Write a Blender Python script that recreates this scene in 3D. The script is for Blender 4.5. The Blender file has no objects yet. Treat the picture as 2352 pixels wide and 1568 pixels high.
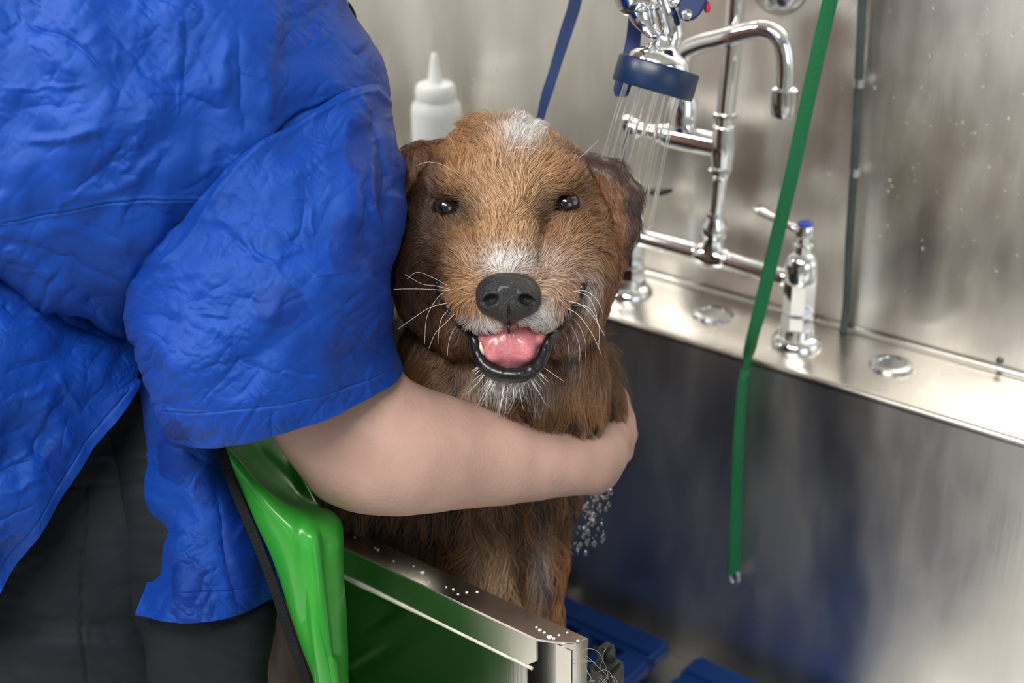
import bpy, bmesh, math, random
import numpy as np
from mathutils import Vector, kdtree

rng = np.random.default_rng(7)
random.seed(7)
SC = bpy.context.scene
COL = SC.collection

# ------------------------------------------------------------------ camera
FPX = 3267.0                      # 50 mm lens on a 36 mm sensor, 2352 px wide
PITCH, YAW, ROLL = math.radians(25.5), math.radians(39.0), math.radians(-1.0)
F_ = np.array([-math.sin(YAW) * math.cos(PITCH), math.cos(YAW) * math.cos(PITCH), -math.sin(PITCH)])
R_ = np.array([math.cos(YAW), math.sin(YAW), 0.0])
U_ = np.cross(R_, F_)
R_, U_ = R_ * math.cos(ROLL) + U_ * math.sin(ROLL), -R_ * math.sin(ROLL) + U_ * math.cos(ROLL)
EYE = np.array([0.0, 0.0, 1.661])

cam_data = bpy.data.cameras.new('camera')
cam = bpy.data.objects.new('camera', cam_data)
COL.objects.link(cam)
from mathutils import Matrix
cam.matrix_world = Matrix(((R_[0], U_[0], -F_[0], EYE[0]), (R_[1], U_[1], -F_[1], EYE[1]),
                           (R_[2], U_[2], -F_[2], EYE[2]), (0, 0, 0, 1)))
cam_data.lens = 50.0
cam_data.sensor_width = 36.0
cam_data.clip_start = 0.02
cam_data.dof.use_dof = True
cam_data.dof.focus_distance = 0.975
cam_data.dof.aperture_fstop = 5.6
SC.camera = cam

# ------------------------------------------------------------------ light
world = bpy.data.worlds.new('world')
world.use_nodes = True
SC.world = world
world.node_tree.nodes['Background'].inputs[0].default_value = (0.75, 0.85, 1.0, 1)
world.node_tree.nodes['Background'].inputs[1].default_value = 1.0
SC.view_settings.view_transform = 'Standard'
SC.view_settings.look = 'None'
SC.view_settings.gamma = 1.0
SC.view_settings.exposure = 0.0
SC.view_settings.use_curve_mapping = False


def area(name, loc, target, size, power, color, sy=None):
    l = bpy.data.lights.new(name, 'AREA')
    l.energy = power
    l.color = color
    l.shape = 'RECTANGLE'
    l.size = size
    l.size_y = sy or size
    o = bpy.data.objects.new(name, l)
    COL.objects.link(o)
    o.location = loc
    d = Vector(target) - Vector(loc)
    o.rotation_euler = d.to_track_quat('-Z', 'Y').to_euler()
    return o


area('ceiling_lamp_light', (-0.35, -0.35, 2.62), (-0.35, -0.35, 0), 1.3, 48, (1.0, 0.97, 0.92), 0.5)
area('ceiling_lamp_light', (-2.1, -0.35, 2.62), (-2.1, -0.35, 0), 1.3, 52, (1.0, 0.97, 0.92), 0.5)
area('window_daylight', (-1.4, -2.27, 1.75), (-0.9, 0.8, 1.2), 1.5, 4, (0.8, 0.9, 1.0), 1.1)
area('window_daylight', (1.45, 0.15, 1.75), (-0.6, 0.8, 1.1), 1.2, 6, (0.85, 0.92, 1.0), 1.1)


# ------------------------------------------------------------------ coordinates
def P(px, py, d):
    """world point seen at pixel (px,py) at depth d metres along the view axis (array friendly)"""
    px, py, d = np.broadcast_arrays(np.asarray(px, float), np.asarray(py, float), np.asarray(d, float))
    v = F_ + R_ * ((px - 1176) / FPX)[..., None] - U_ * ((py - 784) / FPX)[..., None]
    return EYE + v * d[..., None]


def proj(Q):
    d = np.asarray(Q, float) - EYE
    z = d @ F_
    return 1176 + FPX * (d @ R_) / z, 784 - FPX * (d @ U_) / z, z


def onplane(px, py, axis, val):
    r = F_ + R_ * ((px - 1176) / FPX) - U_ * ((py - 784) / FPX)
    return EYE + r * ((val - EYE[axis]) / r[axis])


def dep_on(px, py, axis, val):
    return float((onplane(px, py, axis, val) - EYE) @ F_)


# ------------------------------------------------------------------ object helpers
def mesh_obj(name, verts, faces, mat, parent=None, smooth=True):
    me = bpy.data.meshes.new(name)
    me.from_pydata([tuple(map(float, v)) for v in verts], [], [tuple(map(int, f)) for f in faces])
    return link(name, me, mat, parent, smooth)


def fast_mesh(name, verts, quads, mat, parent=None, smooth=True):
    verts = np.asarray(verts, np.float32)
    quads = np.asarray(quads, np.int32)
    me = bpy.data.meshes.new(name)
    me.vertices.add(len(verts))
    me.vertices.foreach_set('co', verts.ravel())
    n, k = quads.shape
    me.loops.add(n * k)
    me.loops.foreach_set('vertex_index', quads.ravel())
    me.polygons.add(n)
    me.polygons.foreach_set('loop_start', np.arange(0, n * k, k, dtype=np.int32))
    me.update(calc_edges=True)
    me.validate()
    return link(name, me, mat, parent, smooth)


def link(name, me, mat, parent=None, smooth=True):
    o = bpy.data.objects.new(name, me)
    COL.objects.link(o)
    if mat is not None:
        me.materials.append(mat)
    if smooth:
        me.shade_smooth()
    if parent is not None:
        o.parent = parent
        if parent.type == 'EMPTY':
            o.matrix_parent_inverse = Matrix.Translation(parent.location).inverted()
    return o


def thing(name, label, cat, loc, group=None):
    o = bpy.data.objects.new(name, None)
    COL.objects.link(o)
    o.location = tuple(map(float, loc))
    o.empty_display_size = 0.05
    return tag(o, label, cat, group)


def tag(o, label, cat, group=None):
    o['label'] = label
    o['category'] = cat
    if group:
        o['group'] = group
    return o


def bm_obj(name, bm, mat, parent=None, smooth=True, angle=None):
    bmesh.ops.recalc_face_normals(bm, faces=bm.faces)
    me = bpy.data.meshes.new(name)
    bm.to_mesh(me)
    bm.free()
    o = link(name, me, mat, parent, smooth)
    if smooth and angle:
        me.set_sharp_from_angle(angle=math.radians(angle))
    return o


def box(bm, lo, hi, bevel=0.0, seg=2):
    r = bmesh.ops.create_cube(bm, size=1.0)
    vs = r['verts']
    lo, hi = np.array(lo, float), np.array(hi, float)
    for v in vs:
        v.co = Vector((lo + hi) / 2 + (hi - lo) * np.array(v.co))
    if bevel > 0:
        es = list({e for v in vs for e in v.link_edges})
        bmesh.ops.bevel(bm, geom=es, offset=bevel, segments=seg, affect='EDGES', clamp_overlap=True)
    return vs


def frame_of(t):
    t = t / (np.linalg.norm(t) + 1e-12)
    a = np.array([0, 0, 1.0]) if abs(t[2]) < 0.9 else np.array([1.0, 0, 0])
    n = np.cross(t, a)
    n /= np.linalg.norm(n)
    return t, n, np.cross(t, n)


def catmull(pts, n):
    pts = np.asarray(pts, float)
    m = len(pts)
    if m < 3:
        s = np.linspace(0, 1, n)[:, None]
        return pts[0] * (1 - s) + pts[-1] * s
    ext = np.vstack([2 * pts[0] - pts[1], pts, 2 * pts[-1] - pts[-2]])
    t = np.linspace(0, m - 1, n)
    i = np.minimum(t.astype(int), m - 2)
    u = (t - i)[:, None]
    p0, p1, p2, p3 = ext[i], ext[i + 1], ext[i + 2], ext[i + 3]
    return 0.5 * ((2 * p1) + (-p0 + p2) * u + (2 * p0 - 5 * p1 + 4 * p2 - p3) * u ** 2 + (-p0 + 3 * p1 - 3 * p2 + p3) * u ** 3)


def tube_geo(pts, rad, sides=16, n=None, cap=True):
    pts = np.asarray(pts, float)
    rad = np.broadcast_to(np.asarray(rad, float), (len(pts),))
    if n:
        q = catmull(np.column_stack([pts, rad]), n)
        pts, rad = q[:, :3], np.maximum(q[:, 3], 1e-5)
    tan = np.gradient(pts, axis=0)
    _, nn, bb = frame_of(tan[0])
    V = []
    for i in range(len(pts)):
        t = tan[i] / (np.linalg.norm(tan[i]) + 1e-12)
        nn = nn - t * (nn @ t)
        nn /= np.linalg.norm(nn) + 1e-12
        bb = np.cross(t, nn)
        for k in range(sides):
            a = 2 * math.pi * k / sides
            V.append(pts[i] + rad[i] * (nn * math.cos(a) + bb * math.sin(a)))
    Fc = []
    for i in range(len(pts) - 1):
        for k in range(sides):
            k2 = (k + 1) % sides
            Fc.append((i * sides + k, i * sides + k2, (i + 1) * sides + k2, (i + 1) * sides + k))
    if cap:
        Fc.append(tuple(range(sides))[::-1])
        Fc.append(tuple((len(pts) - 1) * sides + k for k in range(sides)))
    return V, Fc


def tube(name, pts, rad, mat, parent=None, sides=16, n=None):
    V, Fc = tube_geo(pts, rad, sides, n)
    return mesh_obj(name, V, Fc, mat, parent)


def lathe_geo(origin, axis, prof, sides=28):
    """prof: list of (radius, height along axis)"""
    t, n, b = frame_of(np.asarray(axis, float))
    V, Fc = [], []
    for r, h in prof:
        for k in range(sides):
            a = 2 * math.pi * k / sides
            V.append(np.asarray(origin) + t * h + (n * math.cos(a) + b * math.sin(a)) * max(r, 1e-5))
    for i in range(len(prof) - 1):
        for k in range(sides):
            k2 = (k + 1) % sides
            Fc.append((i * sides + k, i * sides + k2, (i + 1) * sides + k2, (i + 1) * sides + k))
    Fc.append(tuple(range(sides))[::-1])
    Fc.append(tuple((len(prof) - 1) * sides + k for k in range(sides)))
    return V, Fc


def lathe(name, origin, axis, prof, mat, parent=None, sides=28, sharp=40):
    V, Fc = lathe_geo(origin, axis, prof, sides)
    o = mesh_obj(name, V, Fc, mat, parent)
    if sharp:
        o.data.set_sharp_from_angle(angle=math.radians(sharp))
    return o


def merge_geo(parts):
    V, Fc, o = [], [], 0
    for v, f in parts:
        V += list(v)
        Fc += [tuple(i + o for i in q) for q in f]
        o += len(v)
    return V, Fc


# ------------------------------------------------------------------ noise (numpy)
_LAT = rng.random((256, 256)).astype(np.float32)


def vnoise(x, y, seed=0):
    x = np.asarray(x, float) + seed * 17.31
    y = np.asarray(y, float) + seed * 9.77
    xi, yi = np.floor(x).astype(int), np.floor(y).astype(int)
    u, v = x - xi, y - yi
    u, v = u * u * u * (u * (u * 6 - 15) + 10), v * v * v * (v * (v * 6 - 15) + 10)
    a, b = _LAT[xi & 255, yi & 255], _LAT[(xi + 1) & 255, yi & 255]
    c, d = _LAT[xi & 255, (yi + 1) & 255], _LAT[(xi + 1) & 255, (yi + 1) & 255]
    return (a * (1 - u) + b * u) * (1 - v) + (c * (1 - u) + d * u) * v


def fbm(x, y, seed=0, octv=4):
    s, a, t = 0, 1.0, 0
    for i in range(octv):
        s = s + a * vnoise(x * 2 ** i, y * 2 ** i, seed + i * 3)
        t += a
        a *= 0.5
    return s / t


def sstep(a, b, x):
    t = np.clip((np.asarray(x, float) - a) / (b - a), 0, 1)
    return t * t * (3 - 2 * t)


def gauss(d, s):
    return np.exp(-(d / s) ** 2)


def seg_dist(x, y, x1, y1, x2, y2):
    dx, dy = x2 - x1, y2 - y1
    L2 = dx * dx + dy * dy + 1e-9
    t = ((x - x1) * dx + (y - y1) * dy) / L2
    tc = np.clip(t, 0, 1)
    return np.hypot(x - x1 - tc * dx, y - y1 - tc * dy), t, ((x - x1) * dy - (y - y1) * dx) / math.sqrt(L2)


def poly_dist(x, y, pts):
    d = np.full(np.shape(x), 1e9)
    for (a, b), (c, e) in zip(pts[:-1], pts[1:]):
        d = np.minimum(d, seg_dist(x, y, a, b, c, e)[0])
    return d


# ------------------------------------------------------------------ materials
def mat(name, color=(0.5, 0.5, 0.5), rough=0.5, metal=0.0, spec=0.5, vary=0.0, vscale=20.0, bump=0.0, bscale=100.0,
        stretch=(1, 1, 1), sheen=0.0, coat=0.0, sss=0.0, sss_r=(1, .3, .2), sss_s=0.01, trans=0.0, ior=1.45, rvary=0.0,
        alpha=1.0, color2=None, aniso=0.0):
    m = bpy.data.materials.new(name)
    m.use_nodes = True
    nt = m.node_tree
    b = nt.nodes['Principled BSDF']
    I = b.inputs
    I['Base Color'].default_value = (*color, 1)
    I['Roughness'].default_value = rough
    I['Metallic'].default_value = metal
    I['Specular IOR Level'].default_value = spec
    I['Sheen Weight'].default_value = sheen
    I['Coat Weight'].default_value = coat
    I['Coat Roughness'].default_value = 0.08
    I['Subsurface Weight'].default_value = sss
    I['Subsurface Radius'].default_value = sss_r
    I['Subsurface Scale'].default_value = sss_s
    I['Transmission Weight'].default_value = trans
    I['IOR'].default_value = ior
    I['Alpha'].default_value = alpha
    I['Anisotropic'].default_value = aniso
    tc = nt.nodes.new('ShaderNodeTexCoord')
    mp = nt.nodes.new('ShaderNodeMapping')
    mp.inputs['Scale'].default_value = stretch
    nt.links.new(tc.outputs['Object'], mp.inputs['Vector'])
    if vary > 0 or rvary > 0 or color2:
        nz = nt.nodes.new('ShaderNodeTexNoise')
        nz.inputs['Scale'].default_value = vscale
        nz.inputs['Detail'].default_value = 5
        nt.links.new(mp.outputs[0], nz.inputs['Vector'])
        mr = nt.nodes.new('ShaderNodeMapRange')
        mr.inputs[1].default_value = 0.3
        mr.inputs[2].default_value = 0.7
        nt.links.new(nz.outputs[0], mr.inputs[0])
        if vary > 0 or color2:
            mx = nt.nodes.new('ShaderNodeMix')
            mx.data_type = 'RGBA'
            c2 = color2 or tuple(min(1, c * (1 + vary)) for c in color)
            c1 = color if color2 else tuple(c * (1 - vary) for c in color)
            mx.inputs[6].default_value = (*c1, 1)
            mx.inputs[7].default_value = (*c2, 1)
            nt.links.new(mr.outputs[0], mx.inputs[0])
            nt.links.new(mx.outputs[2], I['Base Color'])
        if rvary > 0:
            m2 = nt.nodes.new('ShaderNodeMapRange')
            m2.inputs[3].default_value = max(0.02, rough - rvary)
            m2.inputs[4].default_value = rough + rvary
            nt.links.new(mr.outputs[0], m2.inputs[0])
            nt.links.new(m2.outputs[0], I['Roughness'])
    if bump > 0:
        nb = nt.nodes.new('ShaderNodeTexNoise')
        nb.inputs['Scale'].default_value = bscale
        nb.inputs['Detail'].default_value = 4
        nt.links.new(mp.outputs[0], nb.inputs['Vector'])
        bp = nt.nodes.new('ShaderNodeBump')
        bp.inputs['Strength'].default_value = bump
        bp.inputs['Distance'].default_value = 0.002
        nt.links.new(nb.outputs[0], bp.inputs['Height'])
        nt.links.new(bp.outputs[0], I['Normal'])
    return m


def attr_color(m, attr, jitter=None):
    nt = m.node_tree
    b = nt.nodes['Principled BSDF']
    a = nt.nodes.new('ShaderNodeAttribute')
    a.attribute_name = attr
    nt.links.new(a.outputs['Color'], b.inputs['Base Color'])
    return m


def steel(name, tint=(0.62, 0.6, 0.565), rough=0.3, stretch=(60, 60, 2), wav=0.15):
    """brushed stainless sheet: fine vertical grain, gentle waviness, blotchy water film"""
    m = mat(name, tint, rough, 1.0)
    nt = m.node_tree
    b = nt.nodes['Principled BSDF']
    tc = nt.nodes.new('ShaderNodeTexCoord')
    mp = nt.nodes.new('ShaderNodeMapping')
    mp.inputs['Scale'].default_value = stretch
    nt.links.new(tc.outputs['Object'], mp.inputs['Vector'])
    g = nt.nodes.new('ShaderNodeTexNoise')
    g.inputs['Scale'].default_value = 6
    g.inputs['Detail'].default_value = 6
    nt.links.new(mp.outputs[0], g.inputs['Vector'])
    w = nt.nodes.new('ShaderNodeTexNoise')
    w.inputs['Scale'].default_value = 5
    w.inputs['Detail'].default_value = 3
    nt.links.new(tc.outputs['Object'], w.inputs['Vector'])
    bp = nt.nodes.new('ShaderNodeBump')
    bp.inputs['Strength'].default_value = 0.06
    bp.inputs['Distance'].default_value = 0.001
    nt.links.new(g.outputs[0], bp.inputs['Height'])
    bp2 = nt.nodes.new('ShaderNodeBump')
    bp2.inputs['Strength'].default_value = wav
    bp2.inputs['Distance'].default_value = 0.02
    nt.links.new(w.outputs[0], bp2.inputs['Height'])
    nt.links.new(bp2.outputs[0], bp.inputs['Normal'])
    nt.links.new(bp.outputs[0], b.inputs['Normal'])
    sp = nt.nodes.new('ShaderNodeTexNoise')
    sp.inputs['Scale'].default_value = 14
    sp.inputs['Detail'].default_value = 6
    mp2 = nt.nodes.new('ShaderNodeMapping')
    mp2.inputs['Scale'].default_value = (1, 1, 0.35)
    nt.links.new(tc.outputs['Object'], mp2.inputs['Vector'])
    nt.links.new(mp2.outputs[0], sp.inputs['Vector'])
    mr = nt.nodes.new('ShaderNodeMapRange')
    mr.inputs[1].default_value = 0.35
    mr.inputs[2].default_value = 0.65
    mr.inputs[3].default_value = rough * 0.75
    mr.inputs[4].default_value = rough * 1.3
    nt.links.new(sp.outputs[0], mr.inputs[0])
    nt.links.new(mr.outputs[0], b.inputs['Roughness'])
    mx = nt.nodes.new('ShaderNodeMix')
    mx.data_type = 'RGBA'
    mx.inputs[6].default_value = (*[c * 0.93 for c in tint], 1)
    mx.inputs[7].default_value = (*[min(1, c * 1.06) for c in tint], 1)
    nt.links.new(g.outputs[0], mx.inputs[0])
    nt.links.new(mx.outputs[2], b.inputs['Base Color'])
    return m


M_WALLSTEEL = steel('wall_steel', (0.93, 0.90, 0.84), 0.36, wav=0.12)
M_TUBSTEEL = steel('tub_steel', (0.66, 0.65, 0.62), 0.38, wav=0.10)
M_RIMSTEEL = steel('rim_steel', (0.62, 0.595, 0.55), 0.27, (40, 40, 40), wav=0.06)
M_CHROME = mat('chrome', (0.86, 0.87, 0.88), 0.06, 1.0, rvary=0.03, vscale=60)
M_DULLCHROME = mat('dull_chrome', (0.6, 0.61, 0.62), 0.18, 1.0, rvary=0.06, vscale=60)
M_PAINT = mat('painted_wall', (0.34, 0.34, 0.33), 0.7, vary=0.04, vscale=4, bump=0.1, bscale=60)
M_CEIL = mat('ceiling_paint', (0.60, 0.60, 0.59), 0.8, vary=0.02, vscale=5)
M_FLOOR = mat('floor_tile', (0.84, 0.82, 0.78), 0.4, vary=0.12, vscale=7, bump=0.1, bscale=80)
M_NAVY = mat('navy_rubber', (0.006, 0.022, 0.07), 0.34, vary=0.25, vscale=35, bump=0.1, bscale=90)
M_NAVYWEB = mat('navy_webbing', (0.008, 0.03, 0.12), 0.6, vary=0.2, vscale=300, bump=0.5, bscale=900)
M_BLACK = mat('black_rubber', (0.012, 0.013, 0.015), 0.45, vary=0.3, vscale=60, bump=0.3, bscale=300)
# ------------------------------------------------------------------ the setting
def struct(name, lo, hi, m):
    bm = bmesh.new()
    box(bm, lo, hi)
    o = bm_obj(name, bm, m, smooth=False)
    o['kind'] = 'structure'
    return o


WY = 1.221      # face of the steel splash wall
DZ = 1.05       # deck height
IY = 1.104      # inner back wall of the tub
struct('floor', (-3.2, -2.4, -0.1), (1.6, 1.4, 0.0), M_FLOOR)
struct('ceiling', (-3.2, -2.4, 2.7), (1.6, 1.4, 2.8), M_CEIL)
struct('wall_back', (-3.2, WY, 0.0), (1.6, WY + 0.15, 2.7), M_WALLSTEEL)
struct('wall_left', (-3.3, -2.4, 0.0), (-3.2, 1.4, 2.7), M_PAINT)


def wall_with_window(name, wname, axis, at, thick, a0, a1, w0, w1, z0, z1):
    bm = bmesh.new()
    lo_t, hi_t = (at, at + thick) if thick > 0 else (at + thick, at)

    def bx(u0, u1, s0, s1):
        if axis == 'y':
            box(bm, (u0, lo_t, s0), (u1, hi_t, s1))
        else:
            box(bm, (lo_t, u0, s0), (hi_t, u1, s1))
    bx(a0, w0, 0, 2.7)
    bx(w1, a1, 0, 2.7)
    bx(w0, w1, 0, z0)
    bx(w0, w1, z1, 2.7)
    o = bm_obj(name, bm, M_PAINT, smooth=False)
    o['kind'] = 'structure'
    bm = bmesh.new()
    t = 0.05
    for u0, u1, s0, s1 in ((w0, w0 + t, z0, z1), (w1 - t, w1, z0, z1), (w0 + t, w1 - t, z0, z0 + t), (w0 + t, w1 - t, z1 - t, z1),
                           ((w0 + w1) / 2 - .02, (w0 + w1) / 2 + .02, z0 + t, z1 - t)):
        bx(u0, u1, s0, s1)
    f = bm_obj(wname, bm, M_CEIL, smooth=False)
    f['kind'] = 'structure'


wall_with_window('wall_front', 'window_1', 'y', -2.4, -0.1, -3.2, 1.6, -2.2, -0.6, 1.15, 2.35)
wall_with_window('wall_right', 'window_2', 'x', 1.6, 0.1, -2.4, 1.4, -0.45, 0.75, 1.15, 2.35)

M_LAMP = mat('lamp_panel', (0.9, 0.9, 0.88), 0.4)
_b = M_LAMP.node_tree.nodes['Principled BSDF']
_b.inputs['Emission Color'].default_value = (1, 0.97, 0.92, 1)
_b.inputs['Emission Strength'].default_value = 2.0
for lx, lab in ((-0.35, 'right white ceiling light panel over the washing area'), (-2.1, 'left white ceiling light panel over the washing area')):
    bm = bmesh.new()
    box(bm, (lx - .68, -.63, 2.665), (lx + .68, -.07, 2.70), 0.004)
    o = bm_obj('ceiling_light', bm, M_CEIL, smooth=False)
    tag(o, lab, 'ceiling light')
    bm = bmesh.new()
    box(bm, (lx - .65, -.60, 2.655), (lx + .65, -.10, 2.664))
    bm_obj('diffuser', bm, M_LAMP, o, smooth=False)

# ------------------------------------------------------------------ the tub
tub = thing('dog_bathing_tub', 'stainless steel dog bathing tub with a faucet deck and a low front panel', 'tub', (-1.0, 0.87, 0.0))
X0, X1 = -2.0, 0.55
EX = -0.478      # right end of the front panel (gate opening to the right of it)
bm = bmesh.new()
# deck: slightly rounded nose
prof = [(WY - 0.0005, DZ), (IY + 0.0045, DZ), (IY + 0.002, DZ - 0.0006), (IY + .0002, DZ - 0.0022), (IY - 0.0006, DZ - 0.0045), (IY - 0.0004, DZ - 0.006),
        (IY + 0.001, DZ - 0.0064), (IY + 0.004, DZ - 0.0068), (WY - 0.0005, DZ - 0.0068)]
rows = [[bm.verts.new((x, y, z)) for (y, z) in prof] for x in (X0, X1)]
for k in range(len(prof)):
    k2 = (k + 1) % len(prof)
    bm.faces.new((rows[0][k], rows[0][k2], rows[1][k2], rows[1][k]))
bm.faces.new(rows[0])
bm.faces.new(rows[1][::-1])
bm_obj('deck', bm, M_RIMSTEEL, tub, True, 30)
bm = bmesh.new()
# a coved bend where the deck meets the wall
prof = []
for k in range(7):
    a = math.pi / 2 * k / 6
    prof.append((WY - 0.0008 - 0.006 * (1 - math.sin(a)), DZ + 0.0004 + 0.006 * (1 - math.cos(a))))
prof += [(WY - 0.0006, DZ + 0.0003)]
rows = [[bm.verts.new((x, y, z)) for (y, z) in prof] for x in (X0, X1)]
for k in range(len(prof)):
    k2 = (k + 1) % len(prof)
    bm.faces.new((rows[0][k], rows[0][k2], rows[1][k2], rows[1][k]))
bm_obj('cove_bend', bm, M_RIMSTEEL, tub, True, 50)
bm = bmesh.new()
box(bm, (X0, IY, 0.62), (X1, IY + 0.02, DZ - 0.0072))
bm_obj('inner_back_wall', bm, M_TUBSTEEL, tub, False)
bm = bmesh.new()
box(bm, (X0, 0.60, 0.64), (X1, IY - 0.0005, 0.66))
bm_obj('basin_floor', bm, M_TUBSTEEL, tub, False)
bm = bmesh.new()
box(bm, (X0, 0.62, 0.12), (X0 + 0.02, IY, DZ - 0.032), 0.002)
bm_obj('end_wall', bm, M_TUBSTEEL, tub, False)
bm = bmesh.new()
box(bm, (X1 - 0.02, 0.62, 0.12), (X1, IY, DZ - 0.032), 0.002)
bm_obj('end_wall', bm, M_TUBSTEEL, tub, False)
for lx in (X0 + .1, -0.9, X1 - .1):
    for ly in (0.68, 1.02):
        V, Fc = tube_geo([(lx, ly, 0.0), (lx, ly, 0.64)], 0.02, 16)
        mesh_obj('leg', V, Fc, M_TUBSTEEL, tub)

# front panel: outer lip, flat top with a diagonal end, recessed skin, closing jamb
Y0, Y1 = 0.631, 0.654
ex0, ex1 = -0.494, -0.466
bm = bmesh.new()
T = [(X0, Y0, DZ), (X0, Y1, DZ), (ex1, Y1, DZ), (ex1 - .004, Y1 - .009, DZ - .0005), (ex0 + .012, Y0 + .006, DZ - .0003), (ex0, Y0, DZ)]
top = [bm.verts.new(p) for p in T]
bot = [bm.verts.new((p[0], p[1], p[2] - 0.0016)) for p in T]
bm.faces.new(top[::-1])
bm.faces.new(bot)
for k in range(6):
    k2 = (k + 1) % 6
    bm.faces.new((top[k], top[k2], bot[k2], bot[k]))
bmesh.ops.bevel(bm, geom=[e for e in bm.edges if abs(e.verts[0].co.z - DZ) < .001 and abs(e.verts[1].co.z - DZ) < .001], offset=0.0006, segments=2, affect='EDGES')
bm_obj('rim_top', bm, M_RIMSTEEL, tub, True, 30)
bm = bmesh.new()
# bent lip, its end cut back at the bottom
L = [(X0, DZ - .0017), (ex0, DZ - .0017), (ex0, DZ - 0.019), (ex0 - .008, DZ - 0.026), (X0, DZ - 0.026)]
a = [bm.verts.new((x, Y0, z)) for x, z in L]
b = [bm.verts.new((x, Y0 + .0018, z)) for x, z in L]
bm.faces.new(a)
bm.faces.new(b[::-1])
for k in range(5):
    k2 = (k + 1) % 5
    bm.faces.new((a[k], b[k], b[k2], a[k2]))
bm_obj('rim_lip', bm, M_RIMSTEEL, tub, False)
M_SKIN = steel('panel_skin_steel', (0.40, 0.39, 0.37), 0.17, wav=0.05)
bm = bmesh.new()
box(bm, (X0, Y0 + .004, 0.10), (ex0 - .012, Y0 + .0055, DZ - 0.0265))
bm_obj('front_skin', bm, M_SKIN, tub, False)
bm = bmesh.new()
box(bm, (ex0 + .012, Y1 - .016, 0.10), (ex1 - .003, Y1 - .0145, DZ - 0.003))
bm_obj('jamb', bm, M_RIMSTEEL, tub, False)
bm = bmesh.new()
box(bm, (X0, Y1 - .0016, 0.10), (ex1, Y1, DZ - 0.002))
bm_obj('inner_skin', bm, M_TUBSTEEL, tub, False)
# ragged bead of sealant under the lip
n = 220
xs = np.linspace(X0, ex0 - .004, n)
rad = 0.0014 + 0.0016 * fbm(xs * 30, xs * 0, 3) * sstep(-0.58, -0.64, xs)
V, Fc = tube_geo(np.column_stack([xs, np.full(n, Y0 + .0005), DZ - 0.0272 - .001 * fbm(xs * 60, xs * 0 + 3, 4)]), rad, 8)
mesh_obj('sealant_bead', V, Fc, mat('sealant', (0.62, 0.60, 0.52), 0.6, vary=0.15, vscale=80), tub)
# black gasket strip in the gate slot with stuck hairs
g0 = onplane(1362, 1466, 2, 1.035)
g1 = onplane(1428, 1466, 2, 1.035)
bm = bmesh.new()
box(bm, (-0.462, 0.648, 0.10), (-0.443, 0.668, 1.033), 0.003)
gk = bm_obj('gate_gasket', bm, M_BLACK, tub, False)
bm = bmesh.new()
box(bm, (-0.4605, 0.654, 1.030), (-0.450, 0.667, 1.045), 0.003)
bm_obj('gasket_tip', bm, M_BLACK, gk, False)
parts = []
for k in range(26):
    p = np.array([-0.4625 + .02 * random.random(), 0.6465, 0.99 + .05 * random.random()])
    q = [p]
    dr = np.array([random.uniform(-1, 1), 0, random.uniform(-1, .7)])
    for j in range(5):
        dr += np.array([random.uniform(-.6, .6), random.uniform(-.3, .15), random.uniform(-.6, .6)])
        q.append(q[-1] + dr / np.linalg.norm(dr) * 0.006)
    parts.append(tube_geo(q, 0.00013, 4, 12))
o = mesh_obj('stuck_hair', *merge_geo(parts), mat('stray_hair', (0.35, 0.33, 0.3), 0.5), gk)
o['kind'] = 'stuff'

# faucet hole covers on the deck
for cx in (-0.679, -0.481):
    lathe('hole_cover', (cx, 1.168, DZ), (0, 0, 1), [(0.0215, 0.0), (0.0215, 0.0012), (0.0195, 0.0035), (0.014, 0.0042), (0.0135, 0.003), (0.0, 0.003)], M_DULLCHROME, tub)
# two rivets on the splash wall
rv = thing('wall_rivet', 'small dark screw head low on the steel wall at the right', 'screw', onplane(2297, 828, 1, WY))
lathe('rivet_head', onplane(2297, 828, 1, WY), (0, -1, 0), [(0.0036, 0), (0.0034, .0015), (0.002, .0025), (0, .0026)], mat('dark_screw', (0.12, .12, .11), .4, 1.0), rv)
# blurred tube running down the splash wall
M_HOSE = mat('dark_green_tube', (0.045, 0.062, 0.060), 0.5, vary=0.3, vscale=25)
hp = [onplane(2040, -1100, 1, WY - .012), onplane(1992, -250, 1, WY - .012), onplane(1981, 0, 1, WY - .012), onplane(1972, 190, 1, WY - .012), onplane(1962, 380, 1, WY - .012), onplane(1951, 560, 1, WY - .011), onplane(1945, 700, 1, WY - .009),
      np.array([onplane(1940, 740, 1, WY - .009)[0], WY - .010, DZ + .0005])]
ho = tube('drain_hose', hp, 0.0042, M_HOSE, None, 14, 60)
tag(ho, 'dark green tube running down the steel wall right of the green leash', 'tube')
for yy in (190, 395):
    lathe('tube_clip', onplane(1972 - (yy - 190) * .045, yy, 1, WY - .012) + np.array([0, 0, -.004]), (0, 0, 1), [(0.0052, 0), (0.0052, 0.008)], M_DULLCHROME, ho)

# grates
M_GRATE = mat('blue_plastic', (0.003, 0.042, 0.21), 0.36, vary=0.15, vscale=12, bump=0.08, bscale=120)


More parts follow.
